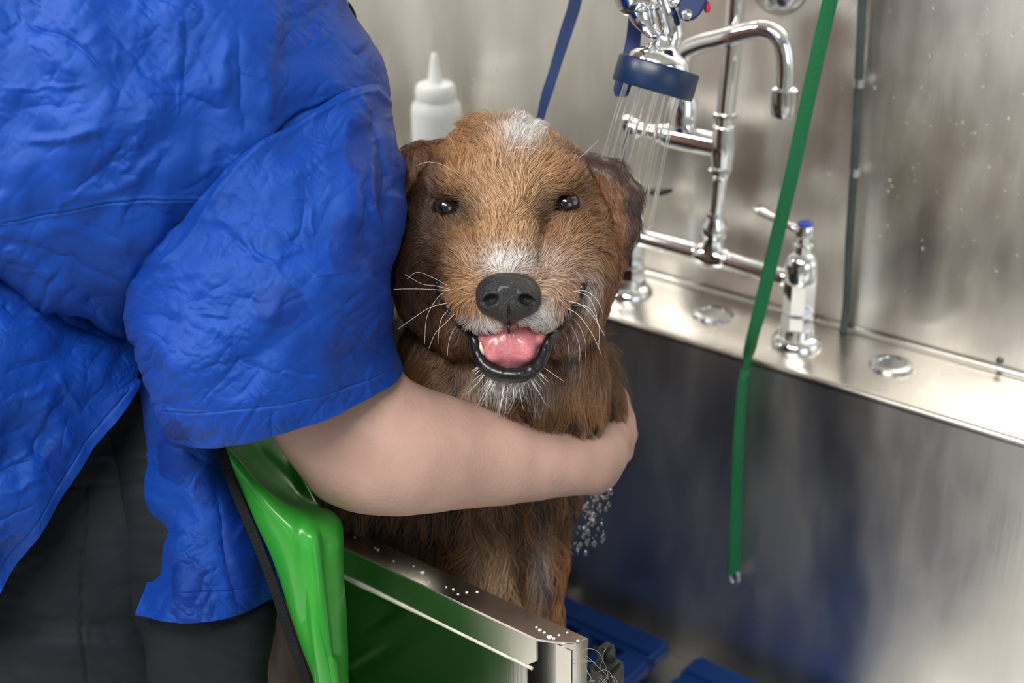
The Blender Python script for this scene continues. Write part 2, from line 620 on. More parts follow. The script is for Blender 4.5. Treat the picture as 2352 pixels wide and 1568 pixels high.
def grate(x0, x1, label):
    t = thing('tub_grate', label, 'grate', ((x0 + x1) / 2, 0.88, 0.66))
    y0, y1, z0, z1 = 0.68, 1.083, 0.675, 0.698
    bm = bmesh.new()
    for lo, hi in (((x0, y1 - .04, z0), (x1, y1, z1)), ((x0, y0, z0), (x1, y0 + .04, z1)), ((x0, y0 + .04, z0), (x0 + .035, y1 - .04, z1)), ((x1 - .035, y0 + .04, z0), (x1, y1 - .04, z1)),
                   (((x0 + x1) / 2 - .012, y0 + .04, z0), ((x0 + x1) / 2 + .012, y1 - .04, z1 - .001))):
        box(bm, lo, hi, 0.006, 3)
    bm_obj('frame', bm, M_GRATE, t, True, 35)
    base = None
    n = int((x1 - x0 - .07) / .0245)
    for k in range(n):
        xx = x0 + .035 + .013 + k * (x1 - x0 - .07) / n
        if base is None:
            bm = bmesh.new()
            box(bm, (-.0065, y0 + .035, z0 + .004), (.0065, y1 - .035, z1 - .004), 0.003)
            base = bm_obj('slat', bm, M_GRATE, t, True, 35)
            o = base
        else:
            o = base.copy()
            COL.objects.link(o)
        o.location.x = xx
    for k in range(7):
        yy = y0 + .07 + k * .044
        bm = bmesh.new()
        box(bm, (x0 + .03, yy - .004, z0 + .001), (x1 - .03, yy + .004, z0 + .008), 0.002)
        bm_obj('cross_bar', bm, M_GRATE, t, True, 35)
    for fx in (x0 + .02, x1 - .02):
        for fy in (y0 + .02, y1 - .02):
            lathe('foot', (fx, fy, 0.660), (0, 0, 1), [(0.009, 0), (0.009, 0.016)], M_GRATE, t, 12)


for gx0, gx1, lab in ((-1.212, -1.044, 'blue plastic tub grate at the far left end of the row'), (-1.017, -0.849, 'blue plastic tub grate behind the dog'),
                      (-0.828, -0.660, 'blue plastic tub grate beside the front paws of the dog'), (-0.627, -0.462, 'blue plastic tub grate at the bottom edge, right of the black gasket')):
    grate(gx0, gx1, lab)
# ------------------------------------------------------------------ faucet on the deck
FY = 1.165


def fp(px, py, y=FY):
    return onplane(px, py, 1, y)


fau = thing('wall_riser_faucet', 'chrome two handle deck faucet with tall riser pipe and a curved swivel spout', 'faucet', (-0.68, FY, DZ))
M_BLUECAP = mat('blue_index', (0.01, 0.06, 0.45), 0.35)
for bx, side in ((-0.578, 1), (-0.781, -1)):
    lathe('escutcheon', (bx, 1.159 if side > 0 else FY, DZ), (0, 0, 1), [(0.0255, 0), (0.0255, 0.003), (0.022, 0.008), (0.0175, 0.0105), (0.0175, 0.019), (0.0165, 0.020), (0, 0.020)], M_CHROME, fau)
    by = 1.159 if side > 0 else FY
    # hex shank
    V, Fc = lathe_geo((bx, by, DZ + 0.019), (0, 0, 1), [(0.0165, 0.0), (0.0165, 0.014), (0.0145, 0.016), (0.0165, 0.018), (0.0165, 0.048), (0.0155, 0.051), (0, .051)], 8)
    mesh_obj('hex_shank', V, Fc, M_CHROME, fau, smooth=False)
    lathe('bonnet', (bx, by, DZ + 0.068), (0, 0, 1), [(0.0155, 0.0), (0.0165, 0.002), (0.0165, 0.016), (0.0155, 0.021), (0.0125, 0.026), (0.0085, 0.029), (0.0085, 0.034), (0.0095, 0.035), (0.0095, 0.037), (0.006, 0.039), (0.006, 0.046)], M_CHROME, fau)
    top = np.array([bx, by, DZ + 0.112])
    h = lathe('handle', top, (0, 0, 1), [(0.0065, 0), (0.0095, 0.003), (0.0095, 0.010), (0.008, 0.013), (0.0, 0.0135)], M_CHROME, fau)
    if side > 0:
        lathe('index_cap', top + [0, 0, 0.012], (0, 0, 1), [(0.0078, 0), (0.0078, 0.003), (0.005, 0.0045), (0, 0.0046)], M_BLUECAP, h)
        d = fp(1738, 516) - top
    else:
        d = np.array([0.052, -0.012, 0.004])
    d[2] = 0.004
    L = np.linalg.norm(d)
    d /= L
    L = min(L, 0.06)
    up = np.array([0, 0, 1.0])
    sd = np.cross(d, up)
    bm = bmesh.new()
    secs = [(0.0, .006, .0045), (0.015, .0055, .0038), (0.03, .0065, .0036), (L - .006, .0105, .0034), (L, .0085, .0024)]
    rows = []
    for s, w, t in secs:
        c = top + [0, 0, .006] + d * s + up * (.12 * s * s / L)
        rows.append([bm.verts.new(c + sd * w * math.cos(a) + up * t * math.sin(a)) for a in np.linspace(0, 2 * math.pi, 12, endpoint=False)])
    for a_, b_ in zip(rows[:-1], rows[1:]):
        for k in range(12):
            bm.faces.new((a_[k], a_[(k + 1) % 12], b_[(k + 1) % 12], b_[k]))
    bm.faces.new(rows[0])
    bm.faces.new(rows[-1])
    bm_obj('lever', bm, M_CHROME if side > 0 else M_BLACK, h)

zb = DZ + 0.066
mid = np.array([-0.680, FY, zb + .002])
tube('cross_pipe', [(-0.775, FY, zb), (-0.735, FY, zb), (-0.695, FY, zb)], 0.0092, M_CHROME, fau, 20, 12)
tube('cross_pipe', [(-0.668, FY, zb), (-0.63, FY - .003, zb), (-0.590, FY - .006, zb)], 0.0092, M_CHROME, fau, 20, 12)
tube('center_body', [(-0.699, FY, zb), (-0.692, FY, zb), (-0.682, FY, zb), (-0.672, FY, zb), (-0.664, FY, zb)], [0.0098, 0.0125, 0.0135, 0.0125, 0.0098], M_CHROME, fau, 20, 20)
lathe('riser_socket', (-0.680, FY, zb), (0, 0, 1), [(0.012, 0), (0.0118, 0.012), (0.0105, 0.02), (0.0125, 0.024), (0.0135, 0.028), (0.0125, 0.036), (0.0095, 0.04), (0.0095, 0.048), (0, .048)], M_CHROME, fau)
rb, rt = np.array([-0.680, FY, zb + .04]), fp(1690, -10)
zt = DZ + .155
tube('lower_riser', [rb, (-0.678, FY, DZ + .12), (-0.676, FY, zt)], 0.0078, M_CHROME, fau, 22, 12)
tube('upper_riser', [(-0.676, FY, zt - .001), (-0.674, FY, DZ + .22), (-0.669, FY, DZ + .325), (-0.665, FY, DZ + .62)], [0.0088, .0092, .0092, .0092], M_CHROME, fau, 22, 24)
for z, x in ((zt, -0.676), (DZ + .212, -0.674)):
    lathe('collar_ring', (x, FY, z), (0, 0, 1), [(0.0088, 0), (0.0118, 0.001), (0.0118, 0.0045), (0.0088, 0.0055)], M_DULLCHROME, fau)
# add-on valve branching to the left
za = DZ + .183
tube('tee_body', [(-0.675, FY, za - .022), (-0.675, FY, za), (-0.675, FY, za + .022)], [0.0105, .0125, .0105], M_CHROME, fau, 22, 16)
tube('branch_pipe', [(-0.675, FY, za), (-0.70, FY, za), (-0.735, FY, za), (-0.745, FY, za)], [0.0115, .0118, .0118, .009], M_CHROME, fau, 22, 24)
lathe('branch_stem', (-0.742, FY, za), (-1, 0, 0), [(0.009, 0), (0.009, 0.01), (0.0065, 0.012), (0.0065, 0.03), (0.009, 0.032), (0.009, 0.04), (0, 0.042)], M_CHROME, fau)
bh = lathe('branch_handle', (-0.787, FY, za + .004), (0, 0, 1), [(0, -.008), (0.0065, -.006), (0.0075, 0), (0.0065, .006), (0, .008)], M_CHROME, fau)
tube('lever', [(-0.787, FY, za), (-0.7875, FY - .004, za - .025), (-0.789, FY - .008, za - .055)], [0.0045, .0055, .007], M_DULLCHROME, bh, 14, 14)
lathe('swivel_nut', (-0.721, FY, za + .008), (0, 0, 1), [(0.011, 0), (0.0125, 0.006), (0.0145, 0.008), (0.0145, 0.03), (0.0115, 0.034), (0.0115, .042), (0, .042)], M_CHROME, fau, 12)
SY = 1.15
sp = [np.array([-0.721, FY, za + .045]), fp(1566, 170, 1.16), fp(1566, 138, 1.158), fp(1578, 114, 1.156), fp(1612, 99, 1.154), fp(1645, 91, 1.152), fp(1680, 82, SY), fp(1722, 71, SY), fp(1756, 68, SY), fp(1784, 82, SY), fp(1799, 112, SY), fp(1804, 155, SY), fp(1802, 205, SY)]
tube('swivel_spout', sp, 0.0086, M_CHROME, fau, 22, 90)
tip = fp(1803, 198, SY)
lathe('spout_tip', tip, (0.02, 0, -1), [(0.0088, 0), (0.0125, 0.003), (0.0128, 0.014), (0.0118, 0.026), (0.010, 0.0285), (0, 0.0285)], M_DULLCHROME, fau)
# wall bracket at the top (only its lower edge shows)
br = fp(1752, 2, 1.19)
lathe('wall_bracket', br + np.array([0, .03, .012]), (0, -1, 0), [(0.03, 0), (0.03, .004), (0.024, .012), (0.012, .016), (0.012, .03), (0, .031)], M_DULLCHROME, fau)
tube('bracket_arm', [br + np.array([0, .0, .012]), (-0.668, FY, br[2] + .012)], 0.006, M_DULLCHROME, fau, 14, 4)

# ------------------------------------------------------------------ spray valve hanging above the tub
SD = 1.10


def sP(x, y, d=SD):
    return P(x, y, d)


spr = thing('spray_valve', 'chrome rinse spray valve with a thick navy rubber bumper ring, running', 'sprayer', sP(1500, 180))
c_face = sP(1506, 178)          # centre of the ring
ax = sP(1540, 60) - sP(1506, 178)
ax = ax / np.linalg.norm(ax)
ax = ax + (-F_) * 0.20
ax /= np.linalg.norm(ax)        # from face up to the body
RR = 0.0322
lathe('bumper_ring', c_face, ax, [(RR - .007, -.0105), (RR - .001, -.0105), (RR, -.009), (RR, .009), (RR - .001, .0105), (RR - .006, .0105), (RR - .0075, .008), (RR - .0075, -.008)], M_NAVY, spr, 48)
bell = [(0.0, -.006), (RR - .0075, -.006), (RR - .0070, .0100), (RR - .0078, .0140), (0.0215, .0175), (0.0165, .0200), (0.0115, .0225), (0.0085, .0260), (0.0078, .031)]
lathe('bell_face', c_face, ax, bell, M_CHROME, spr, 40)
lathe('face_nozzles', c_face - ax * .007, -ax, [(RR - .008, 0), (RR - .009, .002), (0, .002)], M_NAVY, spr, 40)
neck = [c_face + ax * .022, sP(1534, 105, SD + .006), sP(1543, 85, SD + .006), sP(1541, 65, SD + .005), sP(1531, 30, SD + .003), sP(1520, -5, SD), sP(1514, -45, SD)]
tube('neck', neck, [.0078, .0078, .0088, .0086, .0078, .0078, .010], M_CHROME, spr, 24, 60)
lathe('neck_ball', sP(1497, 109, SD + .002), ax, [(0, -.004), (.004, -.003), (.0055, 0), (.004, .003), (0, .004)], M_CHROME, spr, 16)
# second, shorter stem beside the neck, and the round valve housing at the top
tube('valve_stem', [sP(1466, 15, SD - .006), sP(1476, 42, SD - .006), sP(1487, 62, SD - .004), sP(1508, 82, SD)], [.0105, .0088, .0062, .005], M_CHROME, spr, 22, 26)
bmv = lathe('valve_housing', sP(1462, -28, SD - .006), sP(1470, 20, SD - .006) - sP(1462, -28, SD - .006), [(0.0, -.02), (0.014, -.018), (0.0185, -.008), (0.0190, .004), (0.0165, .0135), (0.0165, .016), (0.0135, .0185), (0.0095, .0205), (0, .021)], M_CHROME, spr, 30)
tube('ring_clip', [sP(1505, -20, SD - .014), sP(1500, 20, SD - .016), sP(1503, 48, SD - .013), sP(1508, 66, SD - .008)], .0016, M_CHROME, spr, 10, 20)
# navy lever strip behind
M_NAVYL = mat('navy_plastic', (0.006, 0.02, 0.10), 0.4, vary=0.15, vscale=30)


def ribbon(name, pts, wdir, width, thick, m, parent=None, n=60):
    q = catmull(np.asarray(pts, float), n)
    wd = np.asarray(wdir, float)
    wd = catmull(wd, n) if wd.ndim == 2 else np.repeat(wd[None], n, 0)
    ww = np.interp(np.linspace(0, 1, n), np.linspace(0, 1, len(np.atleast_1d(width))), np.atleast_1d(width))
    T = np.gradient(q, axis=0)
    V, Fc = [], []
    for i in range(n):
        t = T[i] / np.linalg.norm(T[i])
        w = wd[i] - t * (wd[i] @ t)
        w /= np.linalg.norm(w)
        nn = np.cross(t, w)
        hw, ht = ww[i] / 2, thick / 2
        for a, b in ((-1, -.6), (-.92, -1), (.92, -1), (1, -.6), (1, .6), (.92, 1), (-.92, 1), (-1, .6)):
            V.append(q[i] + w * a * hw + nn * b * ht)
    for i in range(n - 1):
        for k in range(8):
            Fc.append((i * 8 + k, i * 8 + (k + 1) % 8, (i + 1) * 8 + (k + 1) % 8, (i + 1) * 8 + k))
    Fc.append(tuple(range(8))[::-1])
    Fc.append(tuple((n - 1) * 8 + k for k in range(8)))
    o = mesh_obj(name, V, Fc, m, parent)
    o.data.set_sharp_from_angle(angle=math.radians(40))
    return o


ribbon('squeeze_lever', [sP(1461, 10, SD + .03), sP(1457, 70, SD + .032), sP(1450, 120, SD + .034), sP(1436, 170, SD + .034), sP(1427, 205, SD + .034), sP(1426, 222, SD + .034)], R_, (.0105, .0115, .0125, .0125, .0125, .008), .004, M_NAVYL, spr)
ribbon('lever_hook', [sP(1452, 150, SD + .036), sP(1447, 190, SD + .036), sP(1437, 219, SD + .036)], R_ - F_, (.004, .004, .003), .003, M_NAVYL, spr, 20)
# navy trigger bracket at the upper right with its screw
bm = bmesh.new()
pts = [(1558, 36), (1554, 20), (1566, 2), (1580, -25), (1632, -30), (1622, 10), (1606, 38), (1586, 50), (1568, 48)]
fr = [bm.verts.new(sP(x, y, SD - .010)) for x, y in pts]
bk = [bm.verts.new(sP(x, y, SD + .006)) for x, y in pts]
bm.faces.new(fr)
bm.faces.new(bk[::-1])
for k in range(len(pts)):
    k2 = (k + 1) % len(pts)
    bm.faces.new((fr[k], bk[k], bk[k2], fr[k2]))
bmesh.ops.bevel(bm, geom=bm.edges[:], offset=.0018, segments=3, affect='EDGES', clamp_overlap=True)
tb = bm_obj('trigger_bracket', bm, M_NAVYL, spr, True, 50)
lathe('screw', sP(1578, 33, SD - .0105), -F_, [(0.0042, 0), (0.004, .0012), (.0028, .0018), (.0012, .0010), (0, .0010)], M_DULLCHROME, tb, 18)
tube('pivot_arm', [sP(1535, -10, SD), sP(1552, 8, SD - .004), sP(1562, -14, SD - .004)], .0035, M_CHROME, spr, 12, 16)
lathe('red_button', sP(1618, 16, SD), R_, [(.0035, 0), (.0045, .001), (.0045, .003), (.003, .0045), (0, .0046)], mat('red_plastic', (.55, .03, .10), .4), tb, 16)
M_HOSEBLK = mat('grey_hose', (0.12, .12, .13), 0.4)
tube('supply_hose', [sP(1514, -45, SD), sP(1500, -140, SD + .02), sP(1530, -300, SD + .04), P(1600, -560, SD + .06)], .009, M_HOSEBLK, spr, 16, 40)

# water jets from the nozzles
M_WATER = mat('water', (1, 1, 1), 0.02, 0.0, trans=1.0, ior=1.33)
wat = thing('water_spray', 'thin jets of water falling from the spray valve behind the dog ear', 'water', c_face)
tt, na, nb = frame_of(ax)
k = 0
for rr_, m_ in ((.022, 10), (.011, 5)):
    for j in range(m_):
        a = 2 * math.pi * (j + .3 * rr_ * 100) / m_
        s = c_face - ax * .009 + (na * math.cos(a) + nb * math.sin(a)) * rr_
        v = -ax * 1.0 + (na * math.cos(a) + nb * math.sin(a)) * .05
        pts = [s + v * u * .085 + np.array([0, 0, -1]) * .02 * u * u for u in np.linspace(0, 1, 9)]
        rad = [.00075 + .0003 * math.sin(7 * u + j) for u in np.linspace(0, 1, 9)]
        rad[-1] = .0004
        tube('water_jet', pts, rad, M_WATER, wat, 8, 30)

def drops(name, label, pts, rads, nrm, m, flat=.45):
    pr = []
    for p, r in zip(pts, rads):
        pr.append(lathe_geo(p, nrm, [(0, 0), (r, 0), (r * .8, r * flat * .7), (r * .35, r * flat), (0, r * flat)], 10))
    o = mesh_obj(name, *merge_geo(pr), m)
    tag(o, label, 'water drops')
    o['kind'] = 'stuff'
    return o


dp, dr_ = [], []
for _ in range(130):
    x = 1850 + 500 * rng.random() ** .7
    y = 700 * rng.random() - 20
    if _ > 95:
        x, y = rng.uniform(850, 1180), rng.uniform(-10, 260)
    dp.append(onplane(x, y, 1, WY - .0002))
    dr_.append(.0006 + .0010 * rng.random() ** 3)
M_DROP = mat('water_drop', (1, 1, 1), 0.03, 0.0, trans=1.0, ior=1.33)
drops('wall_drops', 'small water drops clinging to the steel splash wall', dp, dr_, (0, -1, 0), M_DROP)
M_FOAM = mat('soap_foam', (0.75, 0.76, 0.76), 0.5)
dp, dr_ = [], []
for x, y, r in ((970, 1314, .0019), (904, 1288, .0009), (950, 1300, .0008), (985, 1336, .0007), (1041, 1353, .0010), (1052, 1364, .0009), (1072, 1360, .0011), (1096, 1359, .0011), (1025, 1348, .0007), (1262, 1462, .0022), (1272, 1466, .0013),
                (1284, 1458, .0011), (1250, 1452, .0012), (1303, 1452, .0009), (1327, 1471, .0012), (868, 1262, .0012), (862, 1258, .0009), (815, 1233, .0008), (1240, 1446, .0014), (1232, 1440, .0011)):
    dp.append(onplane(x, y, 2, DZ + .0001))
    dr_.append(r)
o = drops('foam_flecks', 'white soap flecks dotted along the steel rim of the front panel', dp, dr_, (0, 0, 1), M_FOAM, .3)
o['category'] = 'soap foam'
# water and lather running off the dog's shoulder behind the hand
pr = []
for _ in range(120):
    t_ = rng.random()
    x = 1408 - 75 * t_ + rng.normal(0, 9 + 12 * t_)
    y = 1050 + 215 * t_ + rng.normal(0, 14)
    r = (.0010 + .0022 * rng.random() ** 2) * (1 - .3 * t_)
    c_ = P(x, y, 1.15 + .03 * t_ + rng.normal(0, .006))
    pr.append(lathe_geo(c_ - [0, 0, r], (rng.normal(0, .2), rng.normal(0, .2), 1), [(0, 0), (r * .7, r * .4), (r, r), (r * .7, r * 1.7), (r * .25, r * 2.6), (0, r * 3)], 8))
o = mesh_obj('water_splash', *merge_geo(pr), M_DROP)
tag(o, 'drops of water splashing down beside the dog behind the hand', 'water')
o['kind'] = 'stuff'

# ------------------------------------------------------------------ leashes
M_GREENWEB = mat('green_webbing', (0.002, 0.15, 0.048), 0.55, vary=0.18, vscale=500, bump=0.5, bscale=1400)
e0 = onplane(1719, 822, 1, IY - .006)
gp = [P(2110, -900, .98), P(2010, -420, 1.06), P(1962, -220, 1.10), P(1907, 0, 1.15), P(1862, 200, 1.19), P(1820, 395, 1.23), P(1781, 560, 1.27), P(1748, 700, 1.305), P(1727, 780, 1.33), e0,
      onplane(1708, 890, 1, IY - .008), onplane(1698, 1000, 1, IY - .012), onplane(1691, 1130, 1, IY - .012), onplane(1688, 1250, 1, IY - .012), onplane(1684, 1318, 1, IY - .012)]
wd = [R_ + .1 * F_] * 8 + [R_ + .5 * F_, R_ + 1.2 * F_, R_ + 1.0 * F_, R_ + .6 * F_, R_ + .2 * F_, R_, R_]
gl = ribbon('green_leash', gp, wd, .0128, .0018, M_GREENWEB, None, 220)
tag(gl, 'green nylon leash crossing in front of the faucet and dropping into the tub', 'leash')
clipc = onplane(1687, 1325, 1, IY - .012)
ribbon('leash_tail', [onplane(1712, 850, 1, IY - .010), onplane(1700, 900, 1, IY - .016), onplane(1694, 1020, 1, IY - .018), onplane(1686, 1200, 1, IY - .018), onplane(1684, 1315, 1, IY - .018)], [R_, R_ + F_, R_, R_, R_], .009, .0018, M_GREENWEB, gl)
V, Fc = tube_geo([clipc + np.array([math.cos(a) * .005, 0, math.sin(a) * .008]) for a in np.linspace(0, 2 * math.pi, 20)], .0014, 8)
mesh_obj('snap_ring', V, Fc, M_CHROME, gl)
bp_ = [P(1345, -260, 1.28), P(1333, -100, 1.24), P(1322, 0, 1.215), P(1298, 80, 1.20), P(1272, 165, 1.185), P(1250, 235, 1.17), P(1238, 285, 1.16), P(1228, 340, 1.15)]
wd = [R_, R_, R_ + .2 * F_, R_, R_, R_ + .9 * F_, R_ + 1.6 * F_, R_]
bl = ribbon('navy_leash', bp_, wd, (.009, .010, .011, .0105, .0085, .009, .009, .009), .0018, M_NAVYWEB, None, 90)
tag(bl, 'narrow navy nylon leash rising behind the dog head', 'leash')

# ------------------------------------------------------------------ bottle on the deck behind the dog
M_BOTTLE = mat('milky_plastic', (0.80, 0.83, 0.82), 0.35, sss=0.3, sss_r=(1, 1, 1), sss_s=0.01)
bo = np.array([-1.046, 1.163, DZ])
btl = thing('squeeze_bottle', 'translucent white squeeze bottle with a pointed nozzle behind the dog', 'bottle', bo)
lathe('bottle_body', bo, (0, 0, 1), [(0.026, 0), (0.0285, .003), (0.0285, .06), (0.0282, .118), (0.0285, .155), (0.0275, .163), (0.0225, .169), (0.0215, .172)], M_BOTTLE, btl, 40)
lathe('nozzle_cap', bo + [0, 0, .169], (0, 0, 1), [(0.0222, 0), (0.0228, .001), (0.0225, .014), (0.020, .018), (0.0085, .0195), (0.0072, .024), (0.0045, .045), (0.003, .052), (0.0018, .0525)], M_BOTTLE, btl, 40)
lathe('liquid', bo + [0, 0, .0015], (0, 0, 1), [(0.024, 0), (0.0262, .003), (0.0262, .085), (0, .085)], mat('cream_liquid', (.72, .68, .5), .4), btl, 30)
# second pump bottle, its spout tip only
# ------------------------------------------------------------------ implicit modelling (smooth unions of shapes, meshed with surface nets)
class Field:
    def __init__(s, lo, hi, step):
        s.lo, s.step = np.array(lo, np.float32), float(step)
        s.n = np.ceil((np.array(hi) - np.array(lo)) / step).astype(int) + 1
        s.F = np.full(tuple(s.n), 200.0, np.float32)

    def _sub(s, lo, hi):
        a = np.clip(((np.array(lo) - s.lo) / s.step).astype(int), 0, s.n - 1)
        b = np.clip(np.ceil((np.array(hi) - s.lo) / s.step).astype(int) + 1, 0, s.n)
        if (b <= a).any():
            return None, None
        ax = [(s.lo[i] + s.step * np.arange(a[i], b[i])).astype(np.float32) for i in range(3)]
        return tuple(slice(a[i], b[i]) for i in range(3)), (ax[0][:, None, None], ax[1][None, :, None], ax[2][None, None, :])

    def _mix(s, sl, d, k, sub=False):
        G = s.F[sl]
        if sub:
            h = np.clip(0.5 - 0.5 * (G + d) / k, 0, 1)
            s.F[sl] = G * (1 - h) - d * h + k * h * (1 - h)
        else:
            h = np.clip(0.5 + 0.5 * (G - d) / k, 0, 1)
            s.F[sl] = G * (1 - h) + d * h - k * h * (1 - h)

    def ell(s, c, r, k=20, rot=0.0, sub=False):
        c, r = np.array(c, float), np.array(r, float)
        m = max(r) + 2.2 * k + 2 * s.step
        sl, X = s._sub(c - m, c + m)
        if sl is None:
            return
        x, y, z = X[0] - c[0], X[1] - c[1], X[2] - c[2]
        if rot:
            a = math.radians(rot)
            x, y = x * math.cos(a) + y * math.sin(a), -x * math.sin(a) + y * math.cos(a)
        k0 = np.sqrt((x / r[0]) ** 2 + (y / r[1]) ** 2 + (z / r[2]) ** 2)
        k1 = np.sqrt((x / r[0] ** 2) ** 2 + (y / r[1] ** 2) ** 2 + (z / r[2] ** 2) ** 2)
        d = k0 * (k0 - 1) / np.maximum(k1, 1e-6)
        s._mix(sl, d, k, sub)

    def cap(s, a, b, ra, rb, k=20, sub=False):
        a, b = np.array(a, float), np.array(b, float)
        m = max(ra, rb) + 2.2 * k + 2 * s.step
        sl, X = s._sub(np.minimum(a, b) - m, np.maximum(a, b) + m)
        if sl is None:
            return
        ba = b - a
        L2 = float(ba @ ba)
        t = np.clip(((X[0] - a[0]) * ba[0] + (X[1] - a[1]) * ba[1] + (X[2] - a[2]) * ba[2]) / L2, 0, 1)
        d = np.sqrt((X[0] - a[0] - t * ba[0]) ** 2 + (X[1] - a[1] - t * ba[1]) ** 2 + (X[2] - a[2] - t * ba[2]) ** 2) - (ra + (rb - ra) * t)
        s._mix(sl, d, k, sub)

    def mesh(s):
        F = s.F
        ins = F < 0
        c = np.zeros(tuple(np.array(F.shape) - 1), np.int8)
        for i in (0, 1):
            for j in (0, 1):
                for k in (0, 1):
                    c += ins[i:F.shape[0] - 1 + i, j:F.shape[1] - 1 + j, k:F.shape[2] - 1 + k]
        act = (c > 0) & (c < 8)
        idx = np.argwhere(act)
        vid = np.full(act.shape, -1, np.int32)
        vid[act] = np.arange(len(idx))
        acc = np.zeros((len(idx), 3), np.float64)
        cnt = np.zeros(len(idx))
        corner = [(i, j, k) for i in (0, 1) for j in (0, 1) for k in (0, 1)]
        vals = {q: F[idx[:, 0] + q[0], idx[:, 1] + q[1], idx[:, 2] + q[2]] for q in corner}
        for q in corner:
            for axn in range(3):
                if q[axn] == 0:
                    p = list(q)
                    p[axn] = 1
                    p = tuple(p)
                    v0, v1 = vals[q], vals[p]
                    m = (v0 < 0) != (v1 < 0)
                    t = v0[m] / (v0[m] - v1[m])
                    o = np.repeat(np.array(q, float)[None], m.sum(), 0)
                    o[:, axn] += t
                    acc[m] += o
                    cnt[m] += 1
        V = s.lo + s.step * (idx + acc / cnt[:, None])
        Q = []
        for axn in range(3):
            u, v = (axn + 1) % 3, (axn + 2) % 3
            a = [slice(None)] * 3
            b = [slice(None)] * 3
            a[axn], b[axn] = slice(0, -1), slice(1, None)
            ch = ins[tuple(a)] != ins[tuple(b)]
            e = np.argwhere(ch)
            ok = (e[:, u] > 0) & (e[:, v] > 0) & (e[:, u] < F.shape[u] - 1) & (e[:, v] < F.shape[v] - 1)
            e = e[ok]
            inside_first = ins[e[:, 0], e[:, 1], e[:, 2]]
            du, dv = np.zeros(3, int), np.zeros(3, int)
            du[u], dv[v] = 1, 1
            g = lambda w: vid[w[:, 0], w[:, 1], w[:, 2]]
            q = np.stack([g(e - du - dv), g(e - dv), g(e), g(e - du)], 1)
            q[~inside_first] = q[~inside_first][:, ::-1]
            Q.append(q)
        return V, np.concatenate(Q)


def to_world(V):
    return P(V[:, 0], V[:, 1], 1 - V[:, 2] / FPX)


def to_px(Q):
    x, y, d = proj(Q)
    return np.array([x, y, (1 - d) * FPX])


def field_obj(name, Fd, m, parent, flip=True):
    V, Q = Fd.mesh()
    # the px/depth frame is left handed
    return fast_mesh(name, to_world(V), Q[:, ::-1] if flip else Q, m, parent), V, Q


def wp(x, y, z):
    return to_px(np.array([x, y, z]))


dog = thing('dog', 'wet reddish brown dog with white blaze and open smiling mouth, held in the tub', 'dog', (-0.82, 0.85, 0.698))

D = Field((230, 225, -2050), (1520, 2110, 262), 6.0)
# torso, rump, legs (world positions; radius in px units at their depth)
def wcap(a, b, ra, rb, k=40):
    pa, pb = wp(*a), wp(*b)
    D.cap(pa, pb, ra * FPX / (1 - pa[2] / FPX), rb * FPX / (1 - pb[2] / FPX), k)


wcap((-0.77, .85, 1.02), (-0.90, .87, 1.02), .100, .110)
wcap((-0.90, .87, 1.02), (-1.07, .88, 1.00), .110, .106)
for sy in (-.065, .065):
    wcap((-1.08, .88 + sy, .98), (-1.03, .88 + sy * 1.2, .86), .075, .048)
    wcap((-1.03, .88 + sy * 1.2, .86), (-1.13, .88 + sy * 1.2, .78), .036, .022, 20)
    wcap((-1.13, .88 + sy * 1.2, .78), (-1.10, .88 + sy * 1.2, .72), .021, .021, 15)
    wcap((-1.11, .88 + sy * 1.2, .718), (-1.075, .88 + sy * 1.2, .715), .022, .019, 15)
wcap((-1.16, .88, 1.02), (-1.27, .90, .93), .024, .018, 30)
wcap((-1.27, .90, .93), (-1.34, .91, .84), .018, .012, 20)
# neck and chest
D.ell((1180, 880, -270), (195, 190, 200), 50)
D.ell((1030, 860, -230), (105, 190, 150), 40)
D.ell((1310, 840, -210), (72, 190, 110), 40)
D.ell((1150, 1040, -470), (195, 220, 185), 50)
D.ell((1358, 935, -430), (66, 165, 130), 30)
D.ell((1040, 1150, -500), (235, 180, 200), 50)
D.ell((880, 1130, -520), (180, 170, 190), 60)
# front legs
D.cap((1235, 1120, -400), (1226, 1420, -480), 78, 55, 45)
D.cap((1226, 1420, -480), (1222, 1900, -800), 55, 42, 30)
D.cap((1075, 1180, -400), (1128, 1400, -400), 88, 50, 45)
D.cap((1128, 1400, -400), (1150, 1860, -700), 50, 40, 30)
for px_, py_, pw_ in ((1226, 1925, -800), (1156, 1880, -690)):
    D.ell((px_, py_, pw_), (48, 38, 66), 20)
    for t_ in (-26, -9, 9, 26):
        D.ell((px_ + t_, py_ + 16, pw_ + 56), (13, 18, 22), 6)
# skull and face
D.ell((1162, 446, -150), (212, 156, 205), 30)
D.ell((1062, 415, -20), (78, 50, 70), 30)
D.ell((1262, 408, -20), (78, 50, 70), 30)
D.ell((1162, 400, -20), (95, 90, 75), 40)
D.cap((1165, 470, 0), (1168, 635, 142), 70, 58, 40)
D.ell((1168, 690, 140), (88, 70, 66), 30)
D.ell((1100, 694, 98), (80, 70, 92), 25)
D.ell((1238, 690, 98), (80, 70, 92), 25)
D.ell((1062, 632, 10), (86, 96, 100), 30)
D.ell((1284, 626, 10), (82, 92, 100), 30)
D.ell((995, 590, -90), (92, 170, 140), 40)
D.ell((1328, 590, -90), (82, 170, 140), 40)
D.ell((1060, 700, -60), (95, 110, 110), 30)
D.ell((1280, 700, -60), (88, 110, 110), 30)
# lower jaw
D.ell((1173, 792, 52), (82, 92, 88), 14)
D.ell((1173, 740, -10), (110, 90, 90), 20)
